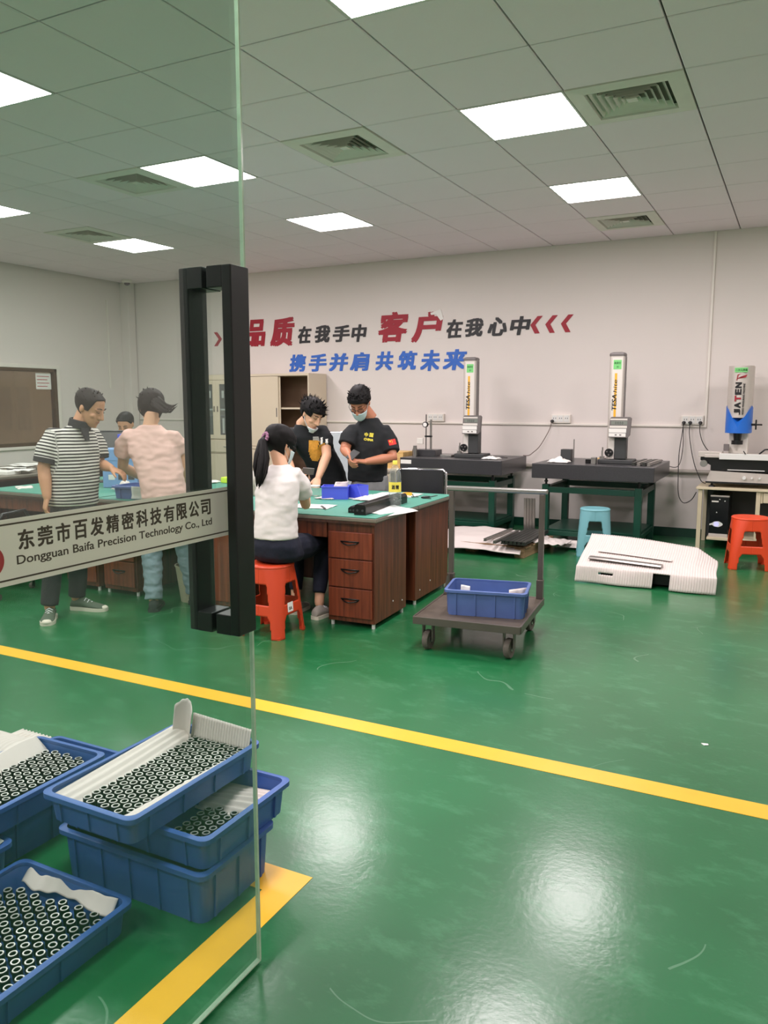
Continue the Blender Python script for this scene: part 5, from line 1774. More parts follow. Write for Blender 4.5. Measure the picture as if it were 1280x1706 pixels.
class Head:
    def __init__(s, c, F, tilt=0.0, size=1.0):
        s.c = V(c)
        s.F = V(F).normalized()
        up = V((0, 0, 1))
        s.S = s.F.cross(up).normalized()
        s.U = s.S.cross(s.F).normalized()
        if tilt:
            R = Matrix.Rotation(tilt, 3, s.F)
            s.S = R @ s.S; s.U = R @ s.U
        s.k = size

    def p(s, side, fwd, up):
        return s.c + (s.S * side + s.F * fwd + s.U * up) * s.k

    def surf(s, a, t, off=0.0):
        w, cf, hd = slice_at(t)
        ca, sa = math.cos(a), math.sin(a)
        return s.p((w + off) * math.copysign(abs(sa) ** .9, sa), cf + (hd + off) * math.copysign(abs(ca) ** .9, ca), t)

    def frame(s):
        return Matrix((s.S, s.F, s.U)).transposed()


def add_head(mb, H, neck_base, neck_r=.055):
    n = 24
    mb.loft([[H.surf(2 * PI * k / n, t) for k in range(n)] for t, *_ in SL])
    fr = H.frame()
    k = H.k
    # nose, brow, cheeks, lips, chin, ears
    mb.tube([H.p(0, .094, .018), H.p(0, .106, -.012), H.p(0, .117, -.036), H.p(0, .098, -.046)], [.009 * k, .011 * k, .0145 * k, .010 * k], n=10, round_ends=True)
    for s in (-1, 1):
        mb.sphere(H.p(s * .013, .100, -.040), .009 * k, .009 * k, .008 * k, frame=fr)
        mb.sphere(H.p(s * .030, .082, .018), .026 * k, .014 * k, .007 * k, frame=fr)
        mb.sphere(H.p(s * .040, .066, -.030), .022 * k, .022 * k, .020 * k, frame=fr)
        mb.sphere(H.p(s * .076, -.006, -.008), .008 * k, .017 * k, .030 * k, frame=fr)
    mb.sphere(H.p(0, .092, -.064), .021 * k, .010 * k, .006 * k, frame=fr)
    mb.sphere(H.p(0, .089, -.076), .018 * k, .010 * k, .007 * k, frame=fr)
    mb.sphere(H.p(0, .082, -.104), .017 * k, .014 * k, .012 * k, frame=fr)
    nb_ = V(neck_base)
    top = H.p(0, -.012, -.045)
    mb.tube([nb_ - (top - nb_).normalized() * .03, nb_, nb_ * .5 + top * .5, top], [neck_r * 1.08, neck_r * 1.04, neck_r, neck_r], n=16)


def hair_cap(H, m, parent, hairline, thick=.014, rough=.006, name='hair', seed=0, spikes=0, spike_len=.03, sweep=(0, 0, 1)):
    na, nt = 56, 14
    mb = MB()
    outer, inner = [], []
    for j in range(nt + 1):
        ro, ri = [], []
        for i in range(na):
            a = 2 * PI * i / na
            aa = a if a <= PI else a - 2 * PI
            t0 = hairline(aa)
            t = t0 + (.1165 - t0) * (j / nt)
            e = min(1, j / 3)
            nn = noise.noise(V((math.sin(a) * 3 + seed, math.cos(a) * 3, t * 30))) * rough + noise.noise(V((math.sin(a) * 12, math.cos(a) * 12 + seed, t * 60))) * rough * .7
            off = (.003 + thick * e * (.75 + .25 * math.cos(aa - PI) if False else 1)) + nn * e
            p = H.surf(a, t, off)
            if j >= nt - 3:
                p = p + H.U * (thick * .9 * (j - (nt - 4)) / 4) * H.k
            ro.append(p)
            ri.append(H.surf(a, t, -.006))
        outer.append(ro); inner.append(ri)
    mb.loft([inner[-1]] + inner[::-1][1:] + outer, cap=True)
    rnd = random.Random(seed + 3)
    for s in range(spikes):
        a = rnd.uniform(-PI, PI)
        lo = max(hairline(a) + .03, .03)
        t = rnd.uniform(lo, .112)
        b = H.surf(a, t, thick * .4)
        nrm = (b - H.p(0, -.01, .02)).normalized()
        d = (nrm * .7 + (H.S * sweep[0] + H.F * sweep[1] + H.U * sweep[2]) * .7 + V((rnd.uniform(-.3, .3), rnd.uniform(-.3, .3), rnd.uniform(-.2, .3)))).normalized()
        L = spike_len * rnd.uniform(.5, 1.2)
        mb.tube([b - nrm * .01, b + d * L * .5, b + d * L + nrm * L * .1], [.0065, .0045, .0006], n=5)
    return mb.build(name, m, parent, 60)


def add_hand(mb, wrist, d, n, side, curl=(.5, .6, .5), k=1.0, spread=.0, thumb=(.75, .6, .25), fc=None):
    """d finger direction, n palm normal, side: +1 puts the thumb on d x n side"""
    wrist, d, n = V(wrist), V(d).normalized(), V(n)
    n = (n - d * n.dot(d)).normalized()
    s = d.cross(n).normalized() * side
    rings = []
    for t, w, h in ((-.012, .025, .019), (.012, .028, .018), (.035, .036, .016), (.065, .040, .0145), (.085, .040, .012), (.093, .036, .008)):
        c = wrist + d * t * k
        rings.append([c + (s * w * math.cos(2 * PI * q / 14) + n * h * math.sin(2 * PI * q / 14)) * k for q in range(14)])
    mb.loft(rings)
    for i, (o_, L) in enumerate(((.030, .070), (.0105, .079), (-.0095, .073), (-.029, .058))):
        b = wrist + (d * .083 + s * o_) * k
        dd = (d + s * spread * (1.5 - i)).normalized()
        pts = [b - dd * .012 * k]
        a = 0
        p = b
        pts.append(p)
        c_ = curl if fc is None else fc[i]
        for seg, cu in zip((.45, .31, .24), c_):
            a += cu
            dirv = dd * math.cos(a) + n * math.sin(a)
            p = p + dirv * L * seg * k
            pts.append(p)
        mb.tube(pts, [.0092 * k, .0092 * k, .0085 * k, .0078 * k, .0062 * k], n=9, round_ends=True)
    tb = wrist + (d * .020 + s * .026) * k
    td = (d * thumb[0] + s * thumb[1] + n * thumb[2]).normalized()
    t2 = (td + d * .35 + n * .2).normalized()
    mb.tube([tb, tb + td * .034 * k, tb + td * .034 * k + t2 * .028 * k, tb + td * .034 * k + t2 * .050 * k], [.014 * k, .012 * k, .010 * k, .0075 * k], n=9, round_ends=True)


def ell(c, A, B, n=22, p=1.0):
    out = []
    for q in range(n):
        ca, sa = math.cos(2 * PI * q / n), math.sin(2 * PI * q / n)
        out.append(V(c) + V(A) * math.copysign(abs(ca) ** p, ca) + V(B) * math.copysign(abs(sa) ** p, sa))
    return out


def torso_rings(mb, rings, p=.85):
    """rings: (centre, right axis unit, front axis unit, half width, half depth)"""
    mb.loft([ell(c, V(r).normalized() * w, V(f_).normalized() * d, 24, p) for c, r, f_, w, d in rings])


def limb(mb, pts, rs, n=14, re=True):
    mb.tube(pts, rs, n=n, round_ends=re)


def mid(a, b, t=.5):
    return V(a) * (1 - t) + V(b) * t


def shoe(parent, heel, toe, m_up, m_sole='sole', w=.046, h=.085, ankle=None, laces=True):
    heel, toe = V(heel), V(toe)
    d = (toe - heel); L = d.length; d.normalize()
    up = V((0, 0, 1))
    s = d.cross(up).normalized()
    up = s.cross(d).normalized()
    o_up = MB()
    rings = []
    for t, ww, hh in ((0, .55, .62), (.04, .72, .85), (.15, .80, 1.0), (.32, .80, .98), (.5, .88, .70), (.7, 1.0, .52), (.85, .95, .42), (.95, .72, .33), (1.0, .4, .24)):
        c = heel + d * L * t
        ring = []
        for q in range(16):
            a = 2 * PI * q / 16
            x, z = math.cos(a), math.sin(a)
            zz = .012 + h * hh * (.5 + .5 * z) if True else 0
            ring.append(c + s * w * ww * x * (1 - .25 * max(0, z)) + up * zz)
        rings.append(ring)
    o_up.loft(rings)
    up_o = o_up.build('shoe', m_up, parent, 60)
    so = MB()
    out = []
    for t, ww in ((-.015, .45), (.03, .78), (.15, .88), (.35, .84), (.6, .98), (.78, 1.06), (.92, .86), (1.0, .55), (1.02, .2)):
        out.append((t, ww))
    pl = [heel + d * L * t + s * w * ww * 1.05 for t, ww in out] + [heel + d * L * t - s * w * ww * 1.05 for t, ww in out[::-1]]
    so.loft([[p for p in pl], [p + up * .024 for p in pl]])
    so.build('sole', m_sole, up_o, 40)
    tc_ = MB()
    tc_.sphere(heel + d * L * .90 + up * .022, .036, .036, .020, frame=Matrix((s, d, up)).transposed())
    tc_.build('toe_cap', m_sole, up_o, True)
    if laces:
        lc = MB()
        for q in range(4):
            c = heel + d * L * (.42 + .085 * q) + up * (.012 + h * (.84 - .13 * q))
            lc.tube([c - s * .024 - up * .012, c + up * .004, c + s * .024 - up * .012], .004, n=6)
        lc.build('laces', 'mask_white', up_o, True)
    return up_o


def face_marks(H, parent, brow=True, eyes=True, m='hair', mouth=False, lift=0.0):
    for s in (-1, 1):
        if brow:
            MB().tube([H.p(s * .014, .1035, .026), H.p(s * .032, .0985, .031), H.p(s * .050, .083, .026)], [(.0035, .003), (.0042, .003), (.002, .002)], n=6).build('eyebrow', m, parent, True)
        if eyes:
            MB().tube([H.p(s * .017, .0955, .003), H.p(s * .031, .0965, -.0005), H.p(s * .045, .085, .002)], [(.0015, .0015), (.0030, .002), (.0015, .0015)], n=6).build('eyelid', m, parent, True)
    if mouth:
        MB().tube([H.p(-.020, .0945, -.0695), H.p(0, .1015, -.070), H.p(.020, .0945, -.0695)], [(.001, .001), (.0035, .003), (.001, .001)], n=6).build('lips', 'lips', parent, True)


def std_hairline(front=.066, side=.010, back=-.055):
    def f_(a):
        b = abs(a)
        if b < .75: return front - .01 * (b / .75) ** 2
        if b < 1.25: return front - .01 + (side - .0 - front + .01) * (b - .75) / .5
        if b < 1.75: return side
        if b < 2.1: return side + (back - side) * (b - 1.75) / .35
        return back
    return f_


def collar(parent, c, axis, r, m, th=.012, h=.02, open_dir=None, name='collar'):
    c, axis = V(c), V(axis).normalized()
    a = axis.orthogonal().normalized(); b = axis.cross(a)
    rings = []
    for (rr, z) in ((r + th, -h), (r + th * .8, h), (r, h * 1.2), (r - .004, -h), (r + th, -h)):
        rings.append([c + axis * z + (a * math.cos(2 * PI * k / 28) + b * math.sin(2 * PI * k / 28)) * rr for k in range(28)])
    return MB().loft(rings, cap=False).build(name, m, parent, 50)


def make_person(label, loc, J):
    o = thing('person', label, 'person', (loc[0], loc[1], loc[2] if len(loc) > 2 else 0), YAW)
    return o


def bake_shirt(mb, name, mat, parent, vox=.009, sm=5, amp=.004, sc=9, seed=0, zs=1.0):
    me = remesh(mb, name, vox, sm)
    wrinkle(me, amp, sc, seed, zs)
    return obj(name, me, mat, parent, True)


def bake_body(mb, mat, parent, vox=.0055, sm=3):
    me = remesh(mb, 'body', vox, sm, .4)
    return obj('body', me, mat, parent, True)


UPZ = V((0, 0, 1))


def arm(mb, sh, el, wr, root, r):
    sh, el, wr = V(sh), V(el), V(wr)
    mb.tube([V(root), mid(sh, el, .22)], [r[0] * .6, r[0] * .7], n=12, round_ends=True)
    limb(mb, [mid(sh, el, .22), mid(sh, el, .6), el, mid(el, wr, .4), wr], [r[0] * .88, r[1], r[2], r[3], r[4]])


def sleeve(mb, sh, inner, end, r):
    sh, end = V(sh), V(end)
    inw = (V(inner) - sh); inw.z = 0
    inw.normalize()
    mb.tube([sh + inw * .075 - UPZ * .005, sh + inw * .02 - UPZ * .012, mid(sh, end, .5), end], [r * .70, r * .93, r, r * 1.03], n=18)


from mathutils.bvhtree import BVHTree


def decal(sh, nm, m, c, X, N_, verts, faces, lift=.002):
    """print that lies on the cloth: flat verts (u, v) are dropped along -N_ onto the shirt surface"""
    me = sh.data
    bv = BVHTree.FromPolygons([v.co.copy() for v in me.vertices], [tuple(p.vertices) for p in me.polygons])
    c, X, N_ = V(c), V(X).normalized(), V(N_).normalized()
    X = (X - N_ * X.dot(N_)).normalized()
    Yv = N_.cross(X)
    P = []
    for u, v in verts:
        q = c + X * u + Yv * v
        h = bv.ray_cast(q + N_ * .25, -N_)
        P.append((h[0] if h[0] is not None else q) + N_ * lift)
    dm = bpy.data.meshes.new(nm)
    n = len(P)
    ed = {}
    for f_ in faces:
        for i in range(len(f_)):
            ed[(f_[i], f_[(i + 1) % len(f_)])] = 1
    F_ = [tuple(f_) for f_ in faces] + [(b_, a_, n + a_, n + b_) for (a_, b_) in ed if (b_, a_) not in ed]
    dm.from_pydata([tuple(p) for p in P] + [tuple(p - N_ * .004) for p in P], [], F_)
    dm.update()
    return obj(nm, dm, m, sh)


def grid_patch(w, h, inside, n=14):
    vs = [((i / n - .5) * w, (j / n - .5) * h) for i in range(n + 1) for j in range(n + 1)]
    fs = []
    for i in range(n):
        for j in range(n):
            if inside((i + .5) / n - .5, (j + .5) / n - .5):
                a = i * (n + 1) + j
                fs.append((a, a + n + 1, a + n + 2, a + 1))
    return vs, fs


def word_patch(txt, w, h, bold=.04):
    vs, fs = glyph_mesh(txt, bold)
    x0 = min(v.x for v in vs); x1 = max(v.x for v in vs); y0 = min(v.y for v in vs); y1 = max(v.y for v in vs)
    return [((v.x - x0) / (x1 - x0) * w, (v.y - y0) / (y1 - y0) * h) for v in vs], fs

# ---------------------------------------------------------------- man in striped polo
o = make_person('man in black and white striped polo shirt standing at the left desks', (-4.62, 3.95), None)
F = V((.78, -.62, 0)).normalized(); Rv = F.cross(UPZ)      # facing, own right side
hip = V((.075, .0, .80)); chest = V((.085, .0, 1.15)); neck = V((.145, 0, 1.335))
rs = V((-.010, -.115, 1.275)); ls = V((.19, .155, 1.265))
re_, rw = V((-.055, -.16, 1.045)), V((-.025, -.205, .855))
le, lw = V((.225, .13, 1.055)), V((.330, .06, 1.030))
H = Head((.222, -.005, 1.462), (.90, -.20, -.42), size=1.04)
b = MB()
add_head(b, H, neck, .058)
torso_rings(b, [(hip - UPZ * .08, Rv, F, .13, .10), (hip + UPZ * .15, Rv, F, .13, .10), (chest, Rv, F, .14, .10), (V((.10, .01, 1.27)), Rv, F, .13, .08), (V((.13, 0, 1.31)), Rv, F, .07, .06)])
arm(b, rs, re_, rw, neck - UPZ * .16, [.052, .047, .044, .044, .029])
arm(b, ls, le, lw, neck - UPZ * .16, [.052, .047, .042, .042, .028])
add_hand(b, rw, (-.18, -.10, -.95), (.75, .55, 0), -1, (.55, .7, .5), 1.0)
add_hand(b, lw, (.85, -.1, -.35), (.1, .1, -1), -1, (.35, .5, .4), .95)
rh, lh = hip + Rv * .085 + UPZ * -.05, hip - Rv * .085 + UPZ * -.05
rk, lk = V((-.02, -.17, .46)), V((.075, .06, .46))
ra, la = V((-.045, -.22, .085)), V((.045, .04, .085))
limb(b, [rh, rk, ra], [.075, .05, .038]); limb(b, [lh, lk, la], [.075, .05, .038])
bake_body(b, 'skin1', o)
# shirt with stripes that follow torso and sleeves
s = MB()
torso_rings(s, [(V((.070, -.005, .775)), Rv, F, .178, .128), (V((.072, -.005, .84)), Rv, F, .180, .142), (V((.078, -.005, .95)), Rv, F, .180, .150), (V((.082, 0, 1.06)), Rv, F, .188, .145), (V((.088, 0, 1.15)), Rv, F, .192, .132), (V((.096, .005, 1.22)), Rv, F, .182, .110), (V((.108, .01, 1.27)), Rv, F, .150, .092), (V((.120, .01, 1.305)), Rv, F, .110, .080), (V((.137, .0, 1.335)), Rv, F, .075, .068)])
rsl = mid(rs, re_, .78); lsl = mid(ls, le, .75)
sleeve(s, rs, ls, rsl, .075)
sleeve(s, ls, rs, lsl, .075)
me = remesh(s, 'polo_shirt', .009, 4)
wrinkle(me, .006, 8, 2, 1.4)
at = me.attributes.new('stripe', 'FLOAT', 'POINT')
def sd(p, a, c):
    ab = c - a; t = max(0, min(1, (p - a).dot(ab) / ab.dot(ab))); q = a + ab * t
    return (p - q).length, (p - a).dot(ab) / ab.length
for i, v in enumerate(me.vertices):
    p = v.co.copy()
    d1, t1 = sd(p, rs - (re_ - rs) * .0, rsl); d2, t2 = sd(p, ls, lsl)
    q = (p - V((.08, 0, 1.1)))
    lat = q.dot(Rv)
    if d1 < .098 and lat > .150 and t1 > -.02:
        at.data[i].value = 3 - t1
    elif d2 < .095 and lat < -.155 and t2 > -.02:
        at.data[i].value = 3 - t2
    else:
        at.data[i].value = p.z + .10 * abs(lat) ** 1.3 * max(0, (p.z - 1.1)) * 4 + .006 * noise.noise(p * 6) + 2
sh = obj('polo_shirt', me, 'stripe', o, True)
collar(sh, V((.150, -.004, 1.345)), H.p(0, 0, 0) - neck + UPZ * .15, .066, 'charcoal_knit', .012, .026)
vp = F * .145
MB().prism([(-.030, 0), (.030, 0), (.010, -.10), (-.010, -.10)], lambda u, v, w: V((.135, -.002, 1.325)) + Rv * u + F * (.072 + w - v * .42) + UPZ * v, -.012, .010).build('placket', 'charcoal_knit', sh)
MB().tube([mid(rs, re_, .70), mid(rs, re_, .84)], [.081, .079], n=20).build('cuff', 'charcoal_knit', sh, 40)
MB().tube([mid(ls, le, .68), mid(ls, le, .82)], [.075, .073], n=20).build('cuff', 'charcoal_knit', sh, 40)
pn = MB()
torso_rings(pn, [(hip + UPZ * .02, Rv, F, .150, .110), (hip - UPZ * .05, Rv, F, .166, .122), (hip - UPZ * .15, Rv, F, .155, .115)])
limb(pn, [rh - UPZ * .05, rk, ra + UPZ * .01], [.092, .072, .060], re=False); limb(pn, [lh - UPZ * .05, lk, la + UPZ * .01], [.092, .072, .060], re=False)
bake_shirt(pn, 'trousers', 'trouser_dark', o, .010, 4, .005, 9, 5)
shoe(o, (-.055, -.165, 0), (.005, -.405, 0), 'shoe_olive')
shoe(o, (.005, .045, 0), (.275, -.01, 0), 'shoe_olive')
hair_cap(H, 'hair_brown', o, std_hairline(.080, -.012, -.060), .006, .003, seed=4, spikes=40, spike_len=.02, sweep=(0, -.8, .2))
face_marks(H, o, mouth=True)

# ---------------------------------------------------------------- person in pink, seen from behind
o = make_person('person in pink T-shirt and light jeans leaning over the desk, back to the camera', (-4.0, 4.35), None)
F = V((-.12, .95, 0)).normalized(); Rv = F.cross(UPZ)
hip = V((-.030, 0, .80)); neck = V((-.148, .13, 1.345))
ls = V((-.318, .10, 1.255)); rs = V((.035, .12, 1.250))
le, lw = V((-.385, .19, 1.025)), V((-.30, .40, .92))
re_, rw = V((.062, .17, 1.03)), V((.035, .33, .84))
H = Head((-.150, .175, 1.455), (-.30, .80, -.52), size=1.0)
b = MB()
add_head(b, H, neck, .05)
torso_rings(b, [(hip - UPZ * .1, Rv, F, .12, .09), (hip + V((-.03, .03, .15)), Rv, F, .12, .09), (V((-.12, .09, 1.15)), Rv, F, .14, .09), (V((-.145, .12, 1.28)), Rv, F, .12, .07), (V((-.148, .13, 1.33)), Rv, F, .06, .055)])
arm(b, ls, le, lw, neck - UPZ * .16, [.048, .044, .040, .039, .026])
arm(b, rs, re_, rw, neck - UPZ * .16, [.048, .044, .040, .039, .026])
add_hand(b, lw, (.5, .7, -.25), (0, 0, -1), 1, (.4, .5, .4), .95)
add_hand(b, rw, (-.2, .8, -.35), (0, 0, -1), -1, (.4, .5, .4), .95)
lh, rh = hip + V((-.075, 0, -.08)), hip + V((.085, 0, -.08))
lk, rk = V((-.135, -.01, .43)), V((.085, .09, .43))
la, ra = V((-.118, -.07, .085)), V((.125, .14, .085))
limb(b, [lh, lk, la], [.075, .05, .036]); limb(b, [rh, rk, ra], [.075, .05, .036])
bake_body(b, 'skin2', o)
s = MB()
torso_rings(s, [(hip + V((-.002, 0, .015)), Rv, F, .166, .122), (hip + V((-.012, .01, .10)), Rv, F, .163, .125), (V((-.065, .045, 1.0)), Rv, F, .165, .125), (V((-.105, .075, 1.11)), Rv, F, .180, .122), (V((-.135, .10, 1.205)), Rv, F, .182, .108), (V((-.145, .115, 1.265)), Rv, F, .150, .090), (V((-.148, .125, 1.305)), Rv, F, .105, .074), (V((-.148, .132, 1.335)), Rv, F, .072, .062)])
lsl, rsl = mid(ls, le, .62), mid(rs, re_, .55)
sleeve(s, ls, rs, lsl, .072)
sleeve(s, rs, ls, rsl, .072)
sh = bake_shirt(s, 't_shirt', 'pink', o, .009, 5, .013, 8, 3, 1.9)
pn = MB()
torso_rings(pn, [(hip + UPZ * .03, Rv, F, .150, .112), (hip - UPZ * .06, Rv, F, .165, .128), (hip - UPZ * .16, Rv, F, .155, .118)])
limb(pn, [lh - UPZ * .04, lk, la + UPZ * .0], [.092, .074, .064], re=False); limb(pn, [rh - UPZ * .04, rk, ra], [.092, .074, .060], re=False)
bake_shirt(pn, 'jeans', 'denim_light', o, .010, 4, .010, 13, 8, 2.2)
shoe(o, (-.110, -.125, 0), (-.135, .13, 0), 'shoe_dark', 'shoe_dark', laces=False)
shoe(o, (.130, .085, 0), (.105, .34, 0), 'shoe_dark', 'shoe_dark', laces=False)
hair_cap(H, 'hair_brown', o, lambda a: .05 if abs(a) < .7 else (-.035 if abs(a) < 1.9 else -.075), .017, .006, seed=9, spikes=30, spike_len=.03, sweep=(0, -.6, -.5))
pt = MB()
rnd = random.Random(11)
for k in range(22):
    e = rnd.uniform(-1, 1); g_ = rnd.uniform(-1, 1)
    p0 = H.p(.005 + .02 * e, -.085, .02 + .035 * g_)
    tipv = p0 + V((.150 + .02 * e, -.02, -.045 - .012 * g_)) if k % 3 else p0 + V((.115 + .03 * e, -.01, -.085 - .01 * g_))
    pt.tube([p0, p0 + V((.035, -.030, -.022)), p0 + V((.080 + .006 * e, -.032, -.062 - .006 * g_)), p0 + V((.120 + .01 * e, -.028, -.072 - .008 * g_)), tipv], [.015, .014, .011, .006, .0008], n=6)
pt.build('ponytail', 'hair_brown', o, True)

# ---------------------------------------------------------------- man mostly hidden behind the person in pink
o = make_person('short-haired man sitting behind the person in pink, only his forehead visible', (-6.30, 6.30), None)
H = Head((-.035, -.02, 1.265), (-.05, -.86, -.42))
b = MB()
neck = V((-.035, .02, 1.13))
add_head(b, H, neck, .056)
Rv = V((-1, 0, 0)); F = V((0, -1, 0))
torso_rings(b, [(V((0, .06, .44)), Rv, F, .13, .10), (V((-.02, .05, .80)), Rv, F, .14, .1), (V((-.03, .04, 1.0)), Rv, F, .15, .1), (V((-.035, .03, 1.10)), Rv, F, .07, .06)])
for sx in (-1, 1):
    arm(b, V((-.03 + sx * .18, .04, 1.01)), V((-.03 + sx * .22, -.03, .80)), V((-.03 + sx * .12, -.20, .79)), neck - UPZ * .16, [.05, .045, .042, .036, .028])
    add_hand(b, V((-.03 + sx * .12, -.20, .785)), (-sx * .5, -.8, 0), (0, 0, -1), sx, (.3, .4, .3), .95)
    limb(b, [V((sx * .09, .05, .48)), V((sx * .10, -.30, .48)), V((sx * .10, -.30, .06))], [.08, .055, .04])
bake_body(b, 'skin1', o, .007)
s = MB()
torso_rings(s, [(V((0, .06, .48)), Rv, F, .17, .13), (V((-.02, .05, .80)), Rv, F, .18, .135), (V((-.03, .04, .98)), Rv, F, .20, .12), (V((-.035, .03, 1.07)), Rv, F, .14, .085), (V((-.035, .025, 1.12)), Rv, F, .07, .065)])
for sx in (-1, 1):
    s.tube([V((-.03 + sx * .13, .04, 1.03)), V((-.03 + sx * .185, .03, 1.0)), V((-.03 + sx * .21, -.01, .87))], [.07, .075, .07], n=16)
bake_shirt(s, 't_shirt', 'black_cotton', o, .011)
pn = MB()
for sx in (-1, 1):
    limb(pn, [V((sx * .09, .08, .49)), V((sx * .10, -.30, .49)), V((sx * .10, -.30, .08))], [.095, .075, .06], re=False)
torso_rings(pn, [(V((0, .06, .40)), Rv, F, .16, .13), (V((0, .06, .56)), Rv, F, .165, .13)])
bake_shirt(pn, 'trousers', 'trouser_dark', o, .012)
for sx in (-1, 1):
    shoe(o, (sx * .10, -.26, 0), (sx * .11, -.50, 0), 'shoe_dark', laces=False)
hair_cap(H, 'hair', o, std_hairline(.074, .02, -.05), .008, .003, seed=14)
face_marks(H, o)
o = thing('round_stool', 'dark round stool under the hidden man behind the desks', 'stool', (-6.30 - .03, 6.36, 0))
MB().lathe([(.16, .36), (.17, .37), (.17, .395), (.15, .40), (.0001, .40)], 24).build('seat', 'leather', o, 40)
for k in range(4):
    a = k * PI / 2 + .5
    MB().cyl((.12 * math.cos(a), .12 * math.sin(a), .365), (.17 * math.cos(a), .17 * math.sin(a), 0), .012, n=8).build('leg', 'chrome', o)

# ---------------------------------------------------------------- seated woman in white
o = make_person('woman with long ponytail in white T-shirt seated on the red-orange stool', (-3.0, 4.2), None)
F = V((.45, .89, 0)).normalized(); Rv = F.cross(UPZ)
hip = V((.035, .0, .56)); neck = V((.055, .075, 1.10))
ls = V((-.098, .065, 1.035)); rs = V((.175, .02, 1.040))
re_, rw = V((.205, .20, .815)), V((.185, .36, .955))
le, lw = V((-.10, .28, .83)), V((.10, .40, .95))
H = Head((.047, .115, 1.222), (.66, .66, -.36), size=.98)
b = MB()
add_head(b, H, neck, .046)
torso_rings(b, [(hip - UPZ * .05, Rv, F, .13, .10), (V((.035, .01, .75)), Rv, F, .10, .075), (V((.04, .025, .95)), Rv, F, .115, .085), (V((.048, .05, 1.04)), Rv, F, .10, .06), (V((.055, .07, 1.08)), Rv, F, .05, .045)])
arm(b, rs, re_, rw, neck - UPZ * .16, [.042, .039, .034, .034, .022])
arm(b, ls, le, lw, neck - UPZ * .16, [.042, .039, .034, .034, .022])
add_hand(b, rw, (-.45, .25, .55), (-.6, .2, -.2), -1, (.45, .6, .5), .9)
add_hand(b, lw, (.55, .25, .25), (.3, .2, .6), 1, (.4, .5, .4), .9)
rh, lh = hip + V((.075, .02, -.01)), hip + V((-.075, .06, -.01))
rk, lk = V((.30, .46, .51)), V((.10, .52, .51))
ra, la = V((.275, .36, .10)), V((.10, .46, .10))
limb(b, [rh, rk, ra], [.075, .052, .034]); limb(b, [lh, lk, la], [.075, .052, .034])
bake_body(b, 'skin2', o)
s = MB()
torso_rings(s, [(V((.028, -.005, .625)), Rv, F, .150, .122), (V((.030, -.005, .70)), Rv, F, .142, .115), (V((.033, .0, .80)), Rv, F, .140, .108), (V((.038, .015, .92)), Rv, F, .148, .105), (V((.044, .035, 1.0)), Rv, F, .152, .095), (V((.050, .055, 1.055)), Rv, F, .115, .075), (V((.055, .070, 1.095)), Rv, F, .06, .055)])
rsl, lsl = mid(rs, re_, .66), mid(ls, le, .6)
sleeve(s, rs, ls, rsl, .063)
sleeve(s, ls, rs, lsl, .063)
sh = bake_shirt(s, 't_shirt', 'white_cotton', o, .008, 5, .006, 8, 12, 2.0)
pn = MB()
torso_rings(pn, [(V((.03, .0, .655)), Rv, F, .138, .108), (V((.035, .0, .58)), Rv, F, .165, .130), (V((.04, .02, .51)), Rv, F, .170, .140), (V((.04, .03, .472)), Rv, F, .145, .115)])
limb(pn, [rh + V((0, .02, 0)), mid(rh, rk), rk, mid(rk, ra, .5), ra + UPZ * .07], [.098, .088, .070, .058, .046], re=False)
limb(pn, [lh + V((0, .02, 0)), mid(lh, lk), lk, mid(lk, la, .5), la + UPZ * .07], [.098, .088, .070, .058, .046], re=False)
jn = bake_shirt(pn, 'jeans', 'denim_dark', o, .009, 4, .004, 13, 20)
shoe(o, (.245, .275, .0), (.375, .475, .0), 'shoe_grey', w=.042, h=.08)
shoe(o, (.08, .41, .0), (.16, .63, .0), 'shoe_grey', w=.042, h=.08)
hair_cap(H, 'hair', o, lambda a: .030 if abs(a) < .8 else (-.010 if abs(a) < 1.7 else -.075), .016, .004, seed=22, spikes=0)
tie = H.p(-.012, -.118, .012)
pt = MB()
rnd = random.Random(5)
for k in range(15):
    e, g_ = rnd.uniform(-.028, .028), rnd.uniform(-.02, .02)
    en = V((-.065 + e * .8, -.085 + g_, .985 + rnd.uniform(-.03, .05)))
    pt.tube([tie + V((0, .02, 0)), tie + V((-.015 + e * .4, -.022 + g_ * .5, -.03)), mid(tie, en, .45) + V((e * .8, -.02 + g_, 0)), mid(tie, en, .75) + V((e * .6, -.012 + g_, 0)), en], [.016, .019, .018, .013, .0015], n=7)
pt.build('ponytail', 'hair', o, True)
sc_ = MB()
for k in range(10):
    a = 2 * PI * k / 10
    sc_.sphere(tie + H.S * .022 * math.cos(a) + H.U * .026 * math.sin(a), .013, .012, .012, n=8, m=6)
sc_.build('scrunchie', 'scrunchie', o, True)
mk = MB()
mk.sheet(lambda u, v: H.surf((u - .5) * 2.3, -.105 + .085 * v, .008 + .014 * math.sin(PI * u)), 18, 8, .002)
mk.build('face_mask', 'mask', o, True)
MB().tube([H.surf(1.12, -.04, .008), H.p(.078, .01, .012), H.p(.082, -.02, .008), H.p(.077, -.012, -.03), H.surf(1.12, -.085, .008)], .002, n=5).build('mask_strap', 'mask_white', o, True)
MB().tube([H.p(.080, -.01, .012), H.p(.078, .06, .010), H.p(.066, .090, .006), H.p(.040, .108, .008), H.p(.02, .112, .004)], .003, n=6).build('glasses_frame', 'ink', o, True)
ph = thing('smartphone', 'dark smartphone held up by the seated woman', 'phone', (-2.972, 4.60, 1.02), YAW + .25)
MB().box(-.040, .040, -.004, .004, -.016, .036, .003).build('phone_body', 'gauge_grey', ph)
MB().box(-.037, .037, .0038, .0045, -.014, .034).build('phone_screen', 'screen', ph)
ph.rotation_euler = (.5, .1, YAW + .25)

